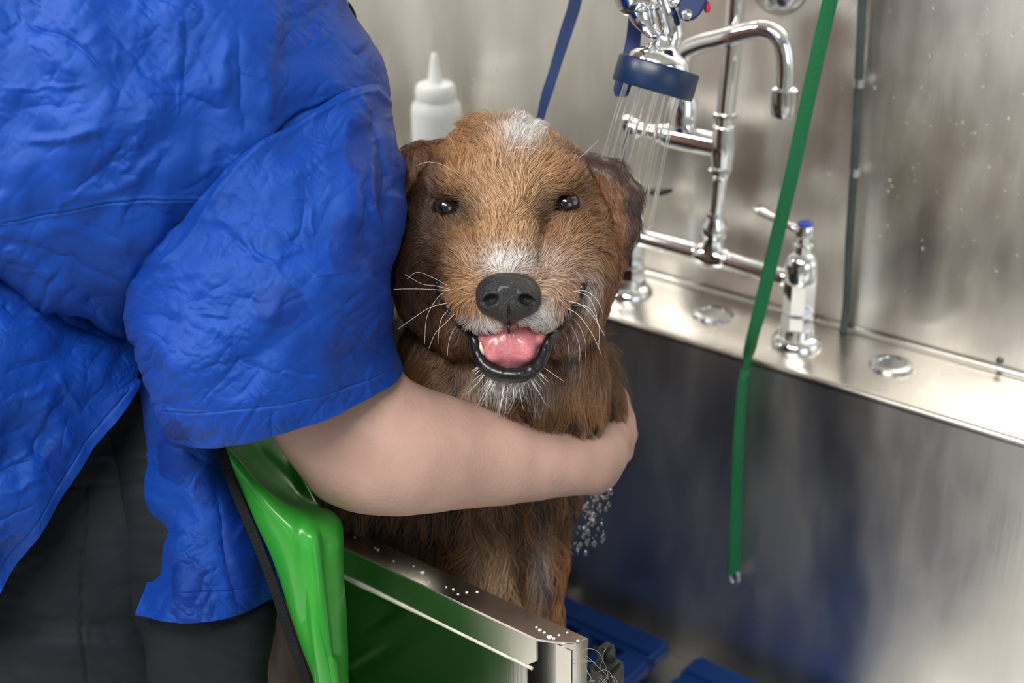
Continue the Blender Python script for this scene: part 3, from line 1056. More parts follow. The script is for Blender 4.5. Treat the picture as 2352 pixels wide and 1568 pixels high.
# sockets and mouth
for ex, ey in ((1028, 478), (1300, 470)):
    D.ell((ex, ey, 18), (33, 24, 40), 12, sub=True)
D.ell((1172, 786, 128), (66, 58, 66), 8, sub=True)
D.ell((1060, 742, 92), (58, 11, 60), 8, rot=42, sub=True)
D.ell((1288, 736, 92), (60, 11, 60), 8, rot=-46, sub=True)

M_SKINFUR = mat('dog_undercoat', (0.06, 0.028, 0.014), 0.6, bump=0.4, bscale=90)
attr_color(M_SKINFUR, 'tint')
body, DV, DQ = field_obj('body', D, M_SKINFUR, dog)

# front surface height along the view axis for any pixel (first hit from the camera side)
_FF = D.F


def surf_w(x, y):
    i = int(round((x - D.lo[0]) / D.step))
    j = int(round((y - D.lo[1]) / D.step))
    col_ = _FF[i, j]
    k = np.argwhere(col_ < 0)
    if len(k) == 0:
        return -150.0
    k = int(k.max())
    a, b = col_[k], col_[min(k + 1, len(col_) - 1)]
    return float(D.lo[2] + D.step * (k + a / (a - b + 1e-9)))


def on_dog(x, y, off=0.0):
    w = surf_w(x, y) + off
    return P(x, y, 1 - w / FPX)


# ---- coat colour by place on the animal (x, y in the head frame)
TAN = np.array([0.62, 0.40, 0.235])
ORG = np.array([0.36, 0.165, 0.058])
RED = np.array([0.19, 0.072, 0.027])
DRK = np.array([0.048, 0.022, 0.013])
WHT = np.array([0.78, 0.74, 0.72])
BLK = np.array([0.018, 0.015, 0.015])
GRY = np.array([0.34, 0.27, 0.25])


def coat(x, y, w, r):
    """x,y,w arrays; r random per strand -> rgb"""
    n1 = fbm(x / 55, y / 55, 5, 3)
    n2 = fbm(x / 16, y / 22, 9, 2)
    c = RED[None] + (ORG - RED)[None] * sstep(.35, .65, n1)[:, None]

    def mixin(c, col_, a):
        a = np.clip(a, 0, 1)[:, None]
        return c * (1 - a) + col_[None] * a
    # forehead, bridge and cheeks are paler
    f = gauss(np.hypot((x - 1168) / 118, (y - 460) / 175), 1)
    c = mixin(c, ORG, .9 * f)
    c = mixin(c, TAN, .95 * f * sstep(.15, .6, n2 * .5 + r * .5))
    c = mixin(c, TAN, .75 * gauss(np.hypot((x - 1340) / 60, (y - 540) / 110), 1) * sstep(.3, .8, r))
    c = mixin(c, ORG, .9 * gauss(np.hypot((x - 1150) / 160, (y - 640) / 70), 1))
    c = mixin(c, TAN, .8 * gauss(np.hypot((x - 1168) / 120, (y - 640) / 90), 1) * sstep(.2, .8, r))
    c = mixin(c, GRY * 1.5, .75 * gauss(np.hypot((x - 1275) / 55, (y - 620) / 50), 1) * sstep(.1, .7, r))
    # white: over the nose, along the lip, chin, blaze, lip corners
    c = mixin(c, WHT, 1.1 * gauss(np.hypot((x - 1170) / 62, (y - 604) / 34), 1) * (r > .12))
    c = mixin(c, WHT, 1.1 * gauss(np.hypot((x - 1235) / 48, (y - 722) / 40), 1))
    c = mixin(c, WHT, 1.0 * gauss(np.hypot((x - 1110) / 48, (y - 742) / 26), 1))
    c = mixin(c, WHT, 1.3 * gauss(np.hypot((x - 1174) / 90, (y - 866) / 27), 1))
    c = mixin(c, WHT, 1.3 * gauss(np.hypot((x - 1205 - (y - 300) * -.25) / 42, (y - 308) / 44), 1))
    c = mixin(c, WHT * .9, .9 * gauss(np.hypot((x - 1350) / 22, (y - 660) / 45), 1))
    c = mixin(c, WHT * .75, .7 * gauss(np.hypot((x - 1310) / 32, (y - 800) / 55), 1) * sstep(.4, .6, n2))
    c = mixin(c, WHT * .6, .6 * gauss(np.hypot((x - 1090) / 32, (y - 880) / 50), 1))
    # dark: round the eyes and inner corners, ears' side, flank, painted shade at left
    for ex, ey in ((1028, 478), (1300, 470)):
        c = mixin(c, BLK, 1.5 * gauss(np.hypot((x - ex) / (58 if ex < 1100 else 46), (y - ey - 2) / (36 if ex < 1100 else 31)), 1) ** 1.3)
    c = mixin(c, DRK, .7 * gauss(np.hypot((x - 1240) / 26, (y - 492) / 40), 1))
    c = mixin(c, DRK, .55 * gauss(np.hypot((x - 1078) / 26, (y - 500) / 34), 1))
    c = mixin(c, DRK, .95 * sstep(1055, 990, x) * sstep(300, 440, y) * sstep(1100, 800, y))  # dark fur, deepened by painted shade beside the sleeve
    c = mixin(c, DRK, .8 * gauss(np.hypot((x - 1020) / 40, (y - 590) / 70), 1))  # left cheek: dark fur with the person's shade painted in
    c = mixin(c, RED * .8, .7 * gauss(np.hypot((x - 1350) / 45, (y - 470) / 110), 1))
    c = mixin(c, RED, .5 * sstep(1330, 1400, x))
    # throat and body
    b = sstep(760, 860, y) * (1 - gauss(np.hypot((x - 1174) / 95, (y - 856) / 36), 1))
    body_c = DRK[None] + (ORG * .8 - DRK)[None] * sstep(.35, .68, fbm(x / 26, y / 75, 21, 3))[:, None]
    bb = (b * .85)[:, None]
    c = c * (1 - bb) + body_c * bb
    c = mixin(c, TAN * .8, .55 * gauss(np.hypot((x - 1350) / 60, (y - 930) / 110), 1) * sstep(.45, .6, fbm(x / 18, y / 50, 2, 2)))
    c = mixin(c, TAN * .75, .8 * gauss(np.hypot((x - 1140) / 55, (y - 1320) / 90), 1))
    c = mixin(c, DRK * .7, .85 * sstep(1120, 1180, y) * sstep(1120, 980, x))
    c = mixin(c, DRK * .6, .9 * gauss(np.hypot((x - 1192) / 14, (y - 1350) / 90), 1))  # shade in the gap between the front legs, painted as a dark strip
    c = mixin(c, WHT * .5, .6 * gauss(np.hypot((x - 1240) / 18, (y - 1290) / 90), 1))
    c = c * (0.50 + 0.95 * r ** 1.2)[:, None]
    return np.clip(c, 0.004, 1)


def set_tint(o, rgb):
    a = o.data.color_attributes.new('tint', 'FLOAT_COLOR', 'POINT')
    a.data.foreach_set('color', np.column_stack([rgb, np.ones(len(rgb))]).astype(np.float32).ravel())


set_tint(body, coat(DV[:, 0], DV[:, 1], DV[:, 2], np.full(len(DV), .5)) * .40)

M_FUR = mat('wet_fur', (0.3, 0.15, 0.07), 0.34, spec=0.6)
attr_color(M_FUR, 'tint')


def strands(name, root, drc, nrm, length, rgb, radius, parent, npt=5, lift=0.35, curl=0.15, gravity=None, clump=None, m=None):
    n = len(root)
    t = np.linspace(0, 1, npt)
    Pn = np.zeros((n, npt, 3))
    side = np.cross(drc, nrm)
    ph = rng.random(n) * 6.28
    for i, s in enumerate(t):
        Pn[:, i] = root + length[:, None] * (drc * s + nrm * (lift[:, None] * s * (1 - .72 * s)) + side * (curl * np.sin(s * 2.2 + ph) * s)[:, None] if np.ndim(curl) else 0)
        if not np.ndim(curl):
            Pn[:, i] = root + length[:, None] * (drc * s + nrm * (lift[:, None] * s * (1 - .72 * s)) + side * (curl * (np.sin(s * 2.2 + ph) - np.sin(ph)))[:, None])
        if gravity is not None:
            Pn[:, i] += np.array([0, 0, -1.0]) * (gravity * length * s * s)[:, None]
    if clump is not None:
        cid, amt = clump
        for i, s in enumerate(t):
            Pn[:, i] += (Pn[cid, i] - Pn[:, i]) * (amt * s ** 0.8)[:, None]
    D_ = bpy.data.hair_curves.new(name)
    D_.add_curves([npt] * n)
    D_.attributes['position'].data.foreach_set('vector', Pn.astype(np.float32).ravel())
    ra = D_.attributes.get('radius') or D_.attributes.new('radius', 'FLOAT', 'POINT')
    rr = radius[:, None] * (1 - .8 * t[None] ** 1.5)
    ra.data.foreach_set('value', rr.astype(np.float32).ravel())
    ca = D_.attributes.new('tint', 'FLOAT_COLOR', 'POINT')
    shade = (0.85 + .3 * t)[None, :, None]
    cc = np.concatenate([np.clip(rgb[:, None, :] * shade, 0, 1), np.ones((n, npt, 1))], 2)
    ca.data.foreach_set('color', cc.astype(np.float32).ravel())
    o = bpy.data.objects.new(name, D_)
    COL.objects.link(o)
    D_.materials.append(m or M_FUR)
    o.parent = parent
    if parent.type == 'EMPTY':
        o.matrix_parent_inverse = Matrix.Translation(parent.location).inverted()
    o['kind'] = 'stuff'
    return o


def scatter(V, Q, n, wfun):
    """random points on the px-frame surface; weights by wfun(center px)"""
    Wd = to_world(V)
    T = np.concatenate([Q[:, [0, 1, 2]], Q[:, [0, 2, 3]]])
    a, b, c = Wd[T[:, 0]], Wd[T[:, 1]], Wd[T[:, 2]]
    cr = np.cross(b - a, c - a)
    ar = np.linalg.norm(cr, axis=1)
    cen = (V[T[:, 0]] + V[T[:, 1]] + V[T[:, 2]]) / 3
    wt = ar * wfun(cen)
    pr_ = wt / wt.sum()
    k = rng.choice(len(T), n, p=pr_)
    u, v = rng.random(n), rng.random(n)
    m = u + v > 1
    u[m], v[m] = 1 - u[m], 1 - v[m]
    q = a[k] + (b[k] - a[k]) * u[:, None] + (c[k] - a[k]) * v[:, None]
    px = V[T[k, 0]] + (V[T[k, 1]] - V[T[k, 0]]) * u[:, None] + (V[T[k, 2]] - V[T[k, 0]]) * v[:, None]
    # smooth normals from vertices
    fn = np.zeros_like(Wd)
    for j in range(3):
        np.add.at(fn, T[:, j], cr)
    nn = fn[T[k, 0]] + fn[T[k, 1]] + fn[T[k, 2]]
    nn /= np.linalg.norm(nn, axis=1)[:, None] + 1e-12
    return q, px, nn


def px_dir(dx, dy, dw):
    return dx[:, None] * R_ - dy[:, None] * U_ - dw[:, None] * F_


def unit(v):
    return v / (np.linalg.norm(v, axis=1)[:, None] + 1e-12)


def fur_on(name, V, Q, n, wfun, lenfun, parent, clump_px=22, clump_amt=None, rad=.00010, sign=-1.0, flowfun=None, colfun=None):
    q, px, nn = scatter(V, Q, n, wfun)
    # outward normals: field frame is left handed, fix using the mesh's known sign
    nn = nn * sign
    x, y, w = px.T
    r = rng.random(n)
    hx, hy, hw = x - 1168, y - 640, w - 200
    h = np.sqrt(hx ** 2 + hy ** 2 + hw ** 2)
    dx, dy, dw = hx / h, hy / h, hw / h - .15
    # side of the head and neck: hair falls
    g = np.clip(sstep(620, 800, y) + .75 * sstep(120, 220, np.abs(x - 1165)) * sstep(420, 600, y), 0, 1)
    dx, dy, dw = dx * (1 - g) + .12 * np.sign(hx) * g, dy * (1 - g) + g, dw * (1 - g) - .25 * g
    a = (fbm(x / 38, y / 38, 31, 3) - .5) * 2.6 + (rng.random(n) - .5) * .5
    dx, dy = dx * np.cos(a) - dy * np.sin(a), dx * np.sin(a) + dy * np.cos(a)
    if flowfun:
        dx, dy, dw = flowfun(x, y, w, dx, dy, dw)
    d = px_dir(dx, dy, dw)
    d = unit(d - nn * np.sum(d * nn, 1)[:, None])
    ln = lenfun(x, y, w) * (.65 + .7 * rng.random(n))
    cid = None
    if clump_amt is not None:
        key = np.round(np.column_stack([x + 9 * vnoise(x / 9, y / 9, 3), y * .62, w]) / clump_px).astype(np.int64)
        kk = key[:, 0] * 1000003 + key[:, 1] * 1009 + key[:, 2]
        _, inv = np.unique(kk, return_inverse=True)
        first = np.zeros(inv.max() + 1, int)
        first[inv] = np.arange(n)
        cid = (first[inv], clump_amt(x, y, w) * (.6 + .4 * rng.random(n)))
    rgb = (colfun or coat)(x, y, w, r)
    lift = .30 + .35 * rng.random(n) + (.6 * sstep(340, 290, y) * (y > 0) if colfun is None else 0)
    return strands(name, q, d, nn, ln, rgb, np.full(n, rad) * (.7 + .6 * rng.random(n)), parent, lift=lift, curl=.14, clump=cid)


LIPLINE = [(1003, 646), (1013, 676), (1034, 712), (1062, 744), (1086, 774), (1097, 812), (1118, 845), (1146, 861), (1176, 866), (1206, 860), (1236, 838), (1252, 806), (1262, 778), (1288, 744), (1313, 708), (1333, 668), (1345, 646)]


def head_w(c):
    x, y, w = c.T
    vis = sstep(-420, -200, w)
    m = (y < 930) * vis
    m = m * (1 - .95 * (np.hypot((x - 1168) / 70, (y - 676) / 52) < 1) * (w > 150))
    for ex, ey in ((1028, 478), (1300, 470)):
        m = m * (1 - (np.hypot((x - ex) / 39, (y - ey) / 26) < 1))
    m = m * (1 - (np.hypot((x - 1173) / 78, (y - 800) / 66) < 1) * (w > 20))
    m = m * (1 - (poly_dist(x, y, LIPLINE) < 14) * (w > -20))
    return m + 1e-9


def head_len(x, y, w):
    L = .011 + 0 * x
    L = L + (.0045 - L) * gauss(np.hypot((x - 1168) / 120, (y - 660) / 90), 1)
    L = L + (.0045 - L) * gauss(np.hypot((x - 1168) / 60, (y - 560) / 70), 1) * .8
    for ex, ey in ((1028, 478), (1300, 470)):
        L = L + (.0035 - L) * gauss(np.hypot((x - ex) / 55, (y - ey) / 40), 1)
    L = L + .010 * sstep(760, 860, y) * (1 - gauss(np.hypot((x - 1174) / 90, (y - 850) / 60), 1))
    L = L + .010 * sstep(345, 290, y) * sstep(1260, 1180, x) + .005 * sstep(330, 265, y)
    L = L + .006 * sstep(150, 220, np.abs(x - 1165)) * sstep(480, 560, y)
    return L


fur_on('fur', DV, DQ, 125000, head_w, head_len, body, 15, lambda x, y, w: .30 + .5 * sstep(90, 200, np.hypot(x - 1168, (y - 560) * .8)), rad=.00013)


def body_w(c):
    x, y, w = c.T
    return sstep(850, 930, y) + .9 * (w < -400) * (y > 250) * .4 + 1e-9


fur_on('body_fur', DV, DQ, 80000, lambda c: body_w(c) * np.where((c[:, 0] > 700) & (c[:, 1] < 1500), 1, .25),
       lambda x, y, w: .022 + 0 * x, body, 34, lambda x, y, w: .75 + 0 * x, rad=.00018)

# ------------------------------------------------------------------ ears
M_EAR = mat('ear_skin', (0.05, 0.022, 0.02), 0.38, vary=0.3, vscale=60, bump=0.3, bscale=250)
attr_color(M_EAR, 'tint')


def ear(shapes, lo, hi, colfun, nfur, wfun):
    E_ = Field(lo, hi, 4.0)
    for kind, *a_ in shapes:
        getattr(E_, kind)(*a_)
    o, V, Q = field_obj('ear', E_, M_EAR, dog)
    set_tint(o, colfun(V[:, 0], V[:, 1], V[:, 2], np.full(len(V), .5)))
    fur_on('ear_fur', V, Q, nfur, wfun, lambda x, y, w: .008 + 0 * x, o, 16, lambda x, y, w: .6 + 0 * x,
           flowfun=lambda x, y, w, dx, dy, dw: (.25 + 0 * x + .5 * (rng.random(len(x)) - .5), 1 + 0 * x, -.1 + 0 * x), colfun=earfur)
    return o


def earfur(x, y, w, r):
    return (np.array([[.042, .021, .016]]) + (np.array([[.26, .13, .07]]) - .03) * 1.35 * (sstep(1452, 1425, x + 10 * np.sin(y / 17)) * sstep(-10, 35, (y - 372) - .55 * (x - 1365)) * (.2 + .8 * r))[:, None]) * (.5 + .9 * r)[:, None]


def earcol(x, y, w, r):
    base = np.array([0.042, 0.020, 0.016])
    return np.repeat(base[None], len(x), 0) * (.7 + .6 * fbm(x / 20, y / 20, 4, 2))[:, None]


ear([('cap', (1345, 385, -130), (1408, 402, -125), 34, 30, 10), ('cap', (1408, 402, -125), (1443, 452, -115), 32, 30, 20),
     ('cap', (1443, 452, -115), (1442, 530, -100), 32, 26, 20), ('cap', (1442, 530, -100), (1425, 600, -95), 24, 12, 20),
     ('ell', (1400, 470, -110), (48, 90, 34), 20), ('cap', (1385, 520, -80), (1408, 640, -85), 30, 14, 20),
     ('cap', (1395, 640, -100), (1388, 700, -110), 20, 8, 15)],
    (1280, 320, -220), (1500, 740, -20), earcol, 16000,
    lambda c: np.where((c[:, 0] < 1440 + 10 * np.sin(c[:, 1] / 30)) & (c[:, 1] > 385 + (c[:, 0] - 1360) * .55), 1.0, .10) + 1e-9)
ear([('cap', (1010, 360, -140), (960, 366, -130), 40, 34, 10), ('cap', (960, 366, -130), (928, 440, -120), 36, 36, 20), ('cap', (928, 440, -120), (925, 560, -110), 36, 26, 20),
     ('cap', (925, 560, -110), (935, 650, -110), 26, 12, 20)],
    (860, 300, -220), (1080, 700, -40), earcol, 9000, lambda c: 1 + 0 * c[:, 0])

# ------------------------------------------------------------------ nose, tongue, lips, eyes
N = Field((1075, 605, 60), (1262, 770, 262), 1.8)
N.ell((1167, 666, 186), (72, 42, 50), 10)
N.ell((1130, 688, 190), (37, 38, 50), 14)
N.ell((1206, 688, 190), (37, 38, 50), 14)
N.ell((1168, 700, 188), (48, 42, 48), 14)
N.cap((1168, 712, 190), (1169, 736, 184), 26, 13, 14)
N.ell((1126, 689, 246), (21, 14, 32), 6, rot=-18, sub=True)
N.ell((1210, 689, 246), (21, 14, 32), 6, rot=18, sub=True)
N.cap((1105, 697, 226), (1122, 692, 236), 5, 8, 6, sub=True)
N.cap((1231, 697, 226), (1214, 692, 236), 5, 8, 6, sub=True)
N.cap((1169, 696, 240), (1169, 766, 200), 2.2, 3.5, 5, sub=True)
M_NOSE = mat('nose_leather', (0.011, 0.0105, 0.012), 0.36, spec=.5, coat=.15, vary=.3, vscale=200, bump=0.9, bscale=700)
field_obj('nose', N, M_NOSE, dog)

T_ = Field((1075, 735, -20), (1275, 870, 200), 2.2)
T_.ell((1173, 784, 92), (71, 66, 62), 8)
T_.ell((1113, 778, 92), (22, 20, 44), 10)
T_.ell((1237, 778, 92), (20, 22, 44), 10)
T_.ell((1135, 800, 132), (26, 34, 24), 12)
T_.ell((1205, 800, 132), (26, 34, 24), 12)
T_.cap((1168, 745, 150), (1174, 835, 160), 3.0, 1.5, 9, sub=True)
T_.cap((1140, 770, 158), (1122, 812, 152), 1.5, 2.0, 8, sub=True)
T_.cap((1195, 785, 166), (1218, 812, 158), 1.5, 1.5, 8, sub=True)
M_TONGUE = mat('tongue', (0.55, 0.175, 0.20), 0.28, spec=.6, vary=.25, vscale=90, bump=.35, bscale=700, sss=.25, sss_r=(1, .25, .2), sss_s=.004, coat=.4)
field_obj('tongue', T_, M_TONGUE, dog)

M_LIP = mat('black_lip', (0.007, 0.006, 0.008), 0.30, spec=.45, coat=.12, vary=.3, vscale=120, bump=.12, bscale=200)


def wtube(name, pts, m, parent, off=0, n=80, sides=14, rough_r=0.0):
    """pts: (x, y, w or None, r)"""
    Q_, R2 = [], []
    for x, y, w, r in pts:
        w = surf_w(x, y) + off if w is None else w
        Q_.append(P(x, y, 1 - w / FPX))
        R2.append(r / FPX * (1 - w / FPX))
    q = catmull(np.column_stack([Q_, R2]), n)
    rr = q[:, 3] * (1 + rough_r * (fbm(np.arange(n) * .55, np.zeros(n), 8, 2) - .5) * 2)
    V, Fc = tube_geo(q[:, :3], np.maximum(rr, 1e-5), sides)
    return mesh_obj(name, V, Fc, m, parent)


wtube('lower_lip', [(1003, 646, None, 7), (1013, 676, None, 10), (1034, 712, None, 12), (1062, 744, None, 13), (1086, 774, 116, 11), (1097, 812, 122, 12), (1116, 842, 134, 16), (1146, 858, 140, 18),
                    (1176, 862, 143, 18), (1206, 858, 140, 18), (1236, 838, 132, 16), (1252, 806, 120, 13), (1262, 778, 116, 11), (1288, 744, None, 13), (1313, 708, None, 13), (1333, 668, None, 12), (1345, 646, None, 6)],
      M_LIP, dog, off=8, n=160, rough_r=.10)
M_GUM = mat('mauve_gum', (0.20, 0.06, 0.11), 0.25, coat=.5)
wtube('gum', [(1252, 752, 118, 4), (1278, 736, 116, 6), (1303, 706, 108, 5), (1322, 676, 100, 4), (1334, 656, 88, 2)], M_GUM, dog, n=50)
wtube('mouth_lining', [(1100, 770, 78, 18), (1140, 768, 92, 24), (1175, 768, 96, 26), (1210, 768, 92, 24), (1246, 770, 78, 18)], M_LIP, dog, n=40)
wtube('philtrum', [(1169, 742, 200, 4), (1169, 752, 206, 3.6), (1169, 766, 204, 3)], M_LIP, dog, n=16)
M_TOOTH = mat('tooth', (0.72, 0.66, 0.50), 0.25, coat=.5)
wtube('tooth', [(1112, 812, 132, 5), (1106, 800, 144, 4.5), (1103, 786, 150, 1.5)], M_TOOTH, dog, n=14)

M_EYE = mat('eyeball', (0.01, 0.007, 0.006), 0.05, spec=.6, coat=1.0)
M_EYE.node_tree.nodes['Principled BSDF'].inputs['Coat Roughness'].default_value = 0.02
attr_color(M_EYE, 'tint')
for ex, ey in ((1026, 478), (1300, 469)):
    c = P(ex, ey, 1 + 18 / FPX)
    rad = 36 / FPX
    bm = bmesh.new()
    bmesh.ops.create_uvsphere(bm, u_segments=40, v_segments=32, radius=rad)
    look = -F_ * .98 + (R_ * -.02 if ex < 1100 else R_ * .02)
    look /= np.linalg.norm(look)
    co = []
    for v in bm.verts:
        a = math.acos(max(-1, min(1, v.co.z / rad)))
        if a < .62:
            v.co *= 1 + .06 * math.cos(a / .62 * math.pi / 2)
        co.append((.003, .003, .004) if a < .46 else ((.028, .013, .007) if a < .70 else (.006, .005, .005) if a < 1.0 else (.15, .12, .12)))
    rot = Vector(look).to_track_quat('Z', 'Y').to_matrix().to_4x4()
    bmesh.ops.transform(bm, matrix=Matrix.Translation(Vector(c)) @ rot, verts=bm.verts)
    eo = bm_obj('eye', bm, M_EYE, dog)
    set_tint(eo, np.array(co))
    s = 1 if ex > 1100 else -1
    up_ = [(-36, 4, 2), (-26, -12, 5), (-8, -22, 6), (12, -22, 6), (26, -13, 5), (33, 1, 2)]
    lo_ = [(-36, 4, 2), (-22, 15, 4.5), (-2, 21, 5), (18, 18, 4.5), (33, 1, 2)]
    for nm, arr in (('upper_eyelid', up_), ('lower_eyelid', lo_)):
        wtube(nm, [(ex + s * a, ey + b, 6 - .012 * a * a - (.02 * b * b if abs(b) > 8 else 0) + 6, r) for a, b, r in arr], M_LIP, dog, n=30, sides=10)

# whiskers, brow hairs and chin hairs
M_WHISK = mat('whisker', (0.75, 0.72, 0.68), 0.35)
wl = [[(1035, 660), (1000, 640), (960, 625), (935, 640)], [(1040, 666), (1000, 656), (970, 652), (930, 630)], [(1038, 668), (985, 664), (940, 663), (905, 664)],
      [(1032, 695), (990, 705), (950, 730), (915, 755)], [(1022, 668), (1000, 690), (980, 730), (975, 790)], [(1036, 705), (1015, 730), (1008, 760), (1006, 790)],
      [(1045, 720), (1020, 745), (1000, 765), (985, 800)], [(1058, 738), (1040, 760), (1030, 790), (1028, 815)],
      [(1310, 670), (1345, 668), (1372, 690), (1385, 720)], [(1318, 668), (1350, 680), (1368, 715), (1372, 745)], [(1300, 690), (1335, 700), (1365, 730), (1388, 770)],
      [(1298, 705), (1330, 725), (1362, 770), (1382, 815)], [(1295, 720), (1325, 740), (1345, 785), (1345, 820)], [(1290, 735), (1312, 750), (1330, 790), (1332, 830)],
      [(1280, 748), (1300, 770), (1306, 800), (1308, 830)], [(1310, 700), (1350, 705), (1375, 745), (1375, 800)]]
parts = []
for L_ in wl:
    n_ = len(L_)
    pts = []
    for i, (x, y) in enumerate(L_):
        w0 = surf_w(*L_[0])
        pts.append(P(x, y, 1 - (w0 + 4 + 26 * i) / FPX))
    mesh_obj('whisker', *tube_geo(pts, np.linspace(.00016, .00006, n_), 5, 20), M_WHISK, dog)
parts = []
for L_ in ([(1040, 395), (1020, 380), (985, 372), (955, 380)], [(1052, 360), (1046, 340), (1030, 312), (1008, 298)], [(1320, 370), (1345, 350), (1375, 322)], [(1160, 345), (1190, 338), (1220, 340), (1250, 352)]):
    mesh_obj('brow_hair', *tube_geo([P(x, y, 1 - (surf_w(*L_[0]) + 5 + 14 * i) / FPX) for i, (x, y) in enumerate(L_)], np.linspace(.00014, .00006, len(L_)), 5, 16), M_WHISK, dog)
parts = []
for k in range(46):
    a = random.uniform(-1.1, 1.1)
    x0, y0 = 1174 + 84 * math.sin(a), 800 + 84 * math.cos(a)
    ln = random.uniform(14, 34) + (40 if k % 5 == 0 else 0)
    w0 = 128
    pts = [P(x0 + math.sin(a) * ln * s + random.uniform(-3, 3) * s, y0 + ln * s * (math.cos(a) + .1), 1 - (w0 - 6 * s) / FPX) for s in (0, .4, 1)]
    parts.append(tube_geo(pts, [.00018, .00014, .00006], 5, 8))
ch_ = mesh_obj('chin_hairs', *merge_geo(parts), M_WHISK, dog)
ch_['kind'] = 'stuff'
# ------------------------------------------------------------------ the person washing the dog
per = thing('person', 'person in blue short sleeved work shirt bending over with one bare arm round the dog', 'person', (-1.02, 0.47, 0.0))

B = Field((-1.62, 0.02, -0.02), (-0.42, 1.02, 1.86), 0.0042)


def bc(a, b, ra, rb, k=.02):
    B.cap(P(*a), P(*b), ra, rb, k)


def bw(a, b, ra, rb, k=.03):
    B.cap(a, b, ra, rb, k)


def half(lx, ly, rx, ry, d):
    return ((lx + rx) / 2, (ly + ry) / 2, d), math.hypot(rx - lx, ry - ly) / 2 * d / FPX


# right arm from outline pairs: (underside point, upper point, depth)
arm = [(590, 560, 850, 480, 1.03), (598, 720, 880, 640, 1.02), (604, 880, 898, 790, 1.012), (628, 990, 918, 862, 1.005), (668, 1052, 935, 882, 1.0), (712, 1098, 952, 900, 1.0),
       (762, 1132, 985, 912, 1.002), (840, 1149, 1020, 917, 1.006), (930, 1154, 1065, 925, 1.016), (1030, 1155, 1118, 939, 1.03), (1120, 1153, 1180, 955, 1.040),
       (1205, 1145, 1245, 971, 1.050), (1280, 1136, 1300, 981, 1.060), (1330, 1130, 1345, 992, 1.070)]
hs = [half(*a) for a in arm]
for (c0, r0), (c1, r1) in zip(hs[:-1], hs[1:]):
    bc(c0, c1, r0, r1, .006)
bc((770, 1095, 1.004), (806, 1106, 1.004), .0165, .0150, .014)      # elbow point
# right hand curling behind the dog's shoulder
palm = [((1343, 1062, 1.075), .0215), ((1375, 1040, 1.09), .0205), ((1398, 1010, 1.11), .0185)]
bc(palm[0][0], palm[1][0], palm[0][1], palm[1][1], .012)
bc(palm[1][0], palm[2][0], palm[1][1], palm[2][1], .012)
bc((1368, 1080, 1.105), (1392, 1066, 1.125), .0155, .0145, .012)
bc((1352, 1095, 1.10), (1372, 1096, 1.12), .013, .012, .012)
for fx, fy, ex_, ey_, gx, gy, ln in ((1404, 985, 1422, 935, 1412, 890, .012), (1412, 1005, 1436, 965, 1430, 915, .012), (1412, 1030, 1440, 1000, 1440, 955, .0115), (1404, 1058, 1430, 1040, 1436, 1003, .0105)):
    bc((fx, fy, 1.128), (ex_, ey_, 1.148), .0098, .0088, .004)
    bc((ex_, ey_, 1.148), (gx - 6, gy, 1.175), .0088, .0080, .003)
    bc((gx - 6, gy, 1.175), (gx - 30, gy - 16, 1.192), .0080, .0066, .003)
bc((1362, 1022, 1.10), (1352, 975, 1.13), .0115, .010, .008)         # thumb, pressed into the fur
bc((1352, 975, 1.13), (1345, 940, 1.15), .010, .0078, .004)
# torso, neck, head, left arm, legs under the clothes
bc((160, 1230, 1.19), (170, 900, 1.18), .125, .110, .04)
bc((170, 900, 1.18), (330, 420, 1.11), .120, .135, .04)
bc((330, 420, 1.12), (520, 140, 1.12), .125, .085, .04)
bc((520, 140, 1.12), (660, 250, 1.06), .085, .055, .03)
bc((660, 250, 1.06), (700, 420, 1.035), .058, .048, .03)
bc((700, 420, 1.035), (715, 530, 1.03), .048, .046, .02)
bc((520, 140, 1.12), (600, 130, 1.22), .085, .055, .03)
bc((600, 130, 1.22), (700, 420, 1.30), .050, .042, .03)
bc((700, 420, 1.30), (845, 640, 1.30), .040, .030, .02)
bc((600, -80, 1.12), (800, -290, 1.10), .052, .05, .03)
hc = P(905, -440, 1.09)
B.ell(hc, (.078, .088, .108), .02)
_fd = P(1150, 500, 1.0) - hc
_fd[2] *= .6
_fd /= np.linalg.norm(_fd)
_sd = np.cross(_fd, [0, 0, 1.0])
_sd /= np.linalg.norm(_sd)
_ud = np.cross(_sd, _fd)
B.cap(hc + _fd * .082 + _ud * .012, hc + _fd * .104 - _ud * .018, .008, .012, .012)          # nose
B.cap(hc + _fd * .045 - _ud * .075 - _sd * .02, hc + _fd * .045 - _ud * .075 + _sd * .02, .034, .034, .03)   # jaw
B.cap(hc + _fd * .083 - _ud * .052 - _sd * .018, hc + _fd * .083 - _ud * .052 + _sd * .018, .006, .006, .008)  # lips
for q_ in (-1, 1):
    B.cap(hc + _sd * .079 * q_ + _ud * .018, hc + _sd * .079 * q_ - _ud * .018, .013, .009, .006)   # ears
    B.ell(hc + _sd * .030 * q_ + _fd * .092 + _ud * .012, (.014, .014, .009), .008, sub=True)          # eye sockets
for j in range(4):
    bc((845 + 10 * j, 640, 1.30), (862 + 14 * j, 700 - 4 * j, 1.31), .010, .0085, .006)
    bc((862 + 14 * j, 700 - 4 * j, 1.31), (866 + 16 * j, 735 - 6 * j, 1.30), .0085, .007, .003)
hipR, hipL = P(110, 1250, 1.13), P(400, 1290, 1.08)
footR, footL = np.array([-1.12, .36, .05]), np.array([-1.08, .47, .05])
kneeR, kneeL = (hipR + footR) / 2 + [0, .02, .02], (hipL + footL) / 2 + [0, .01, .02]
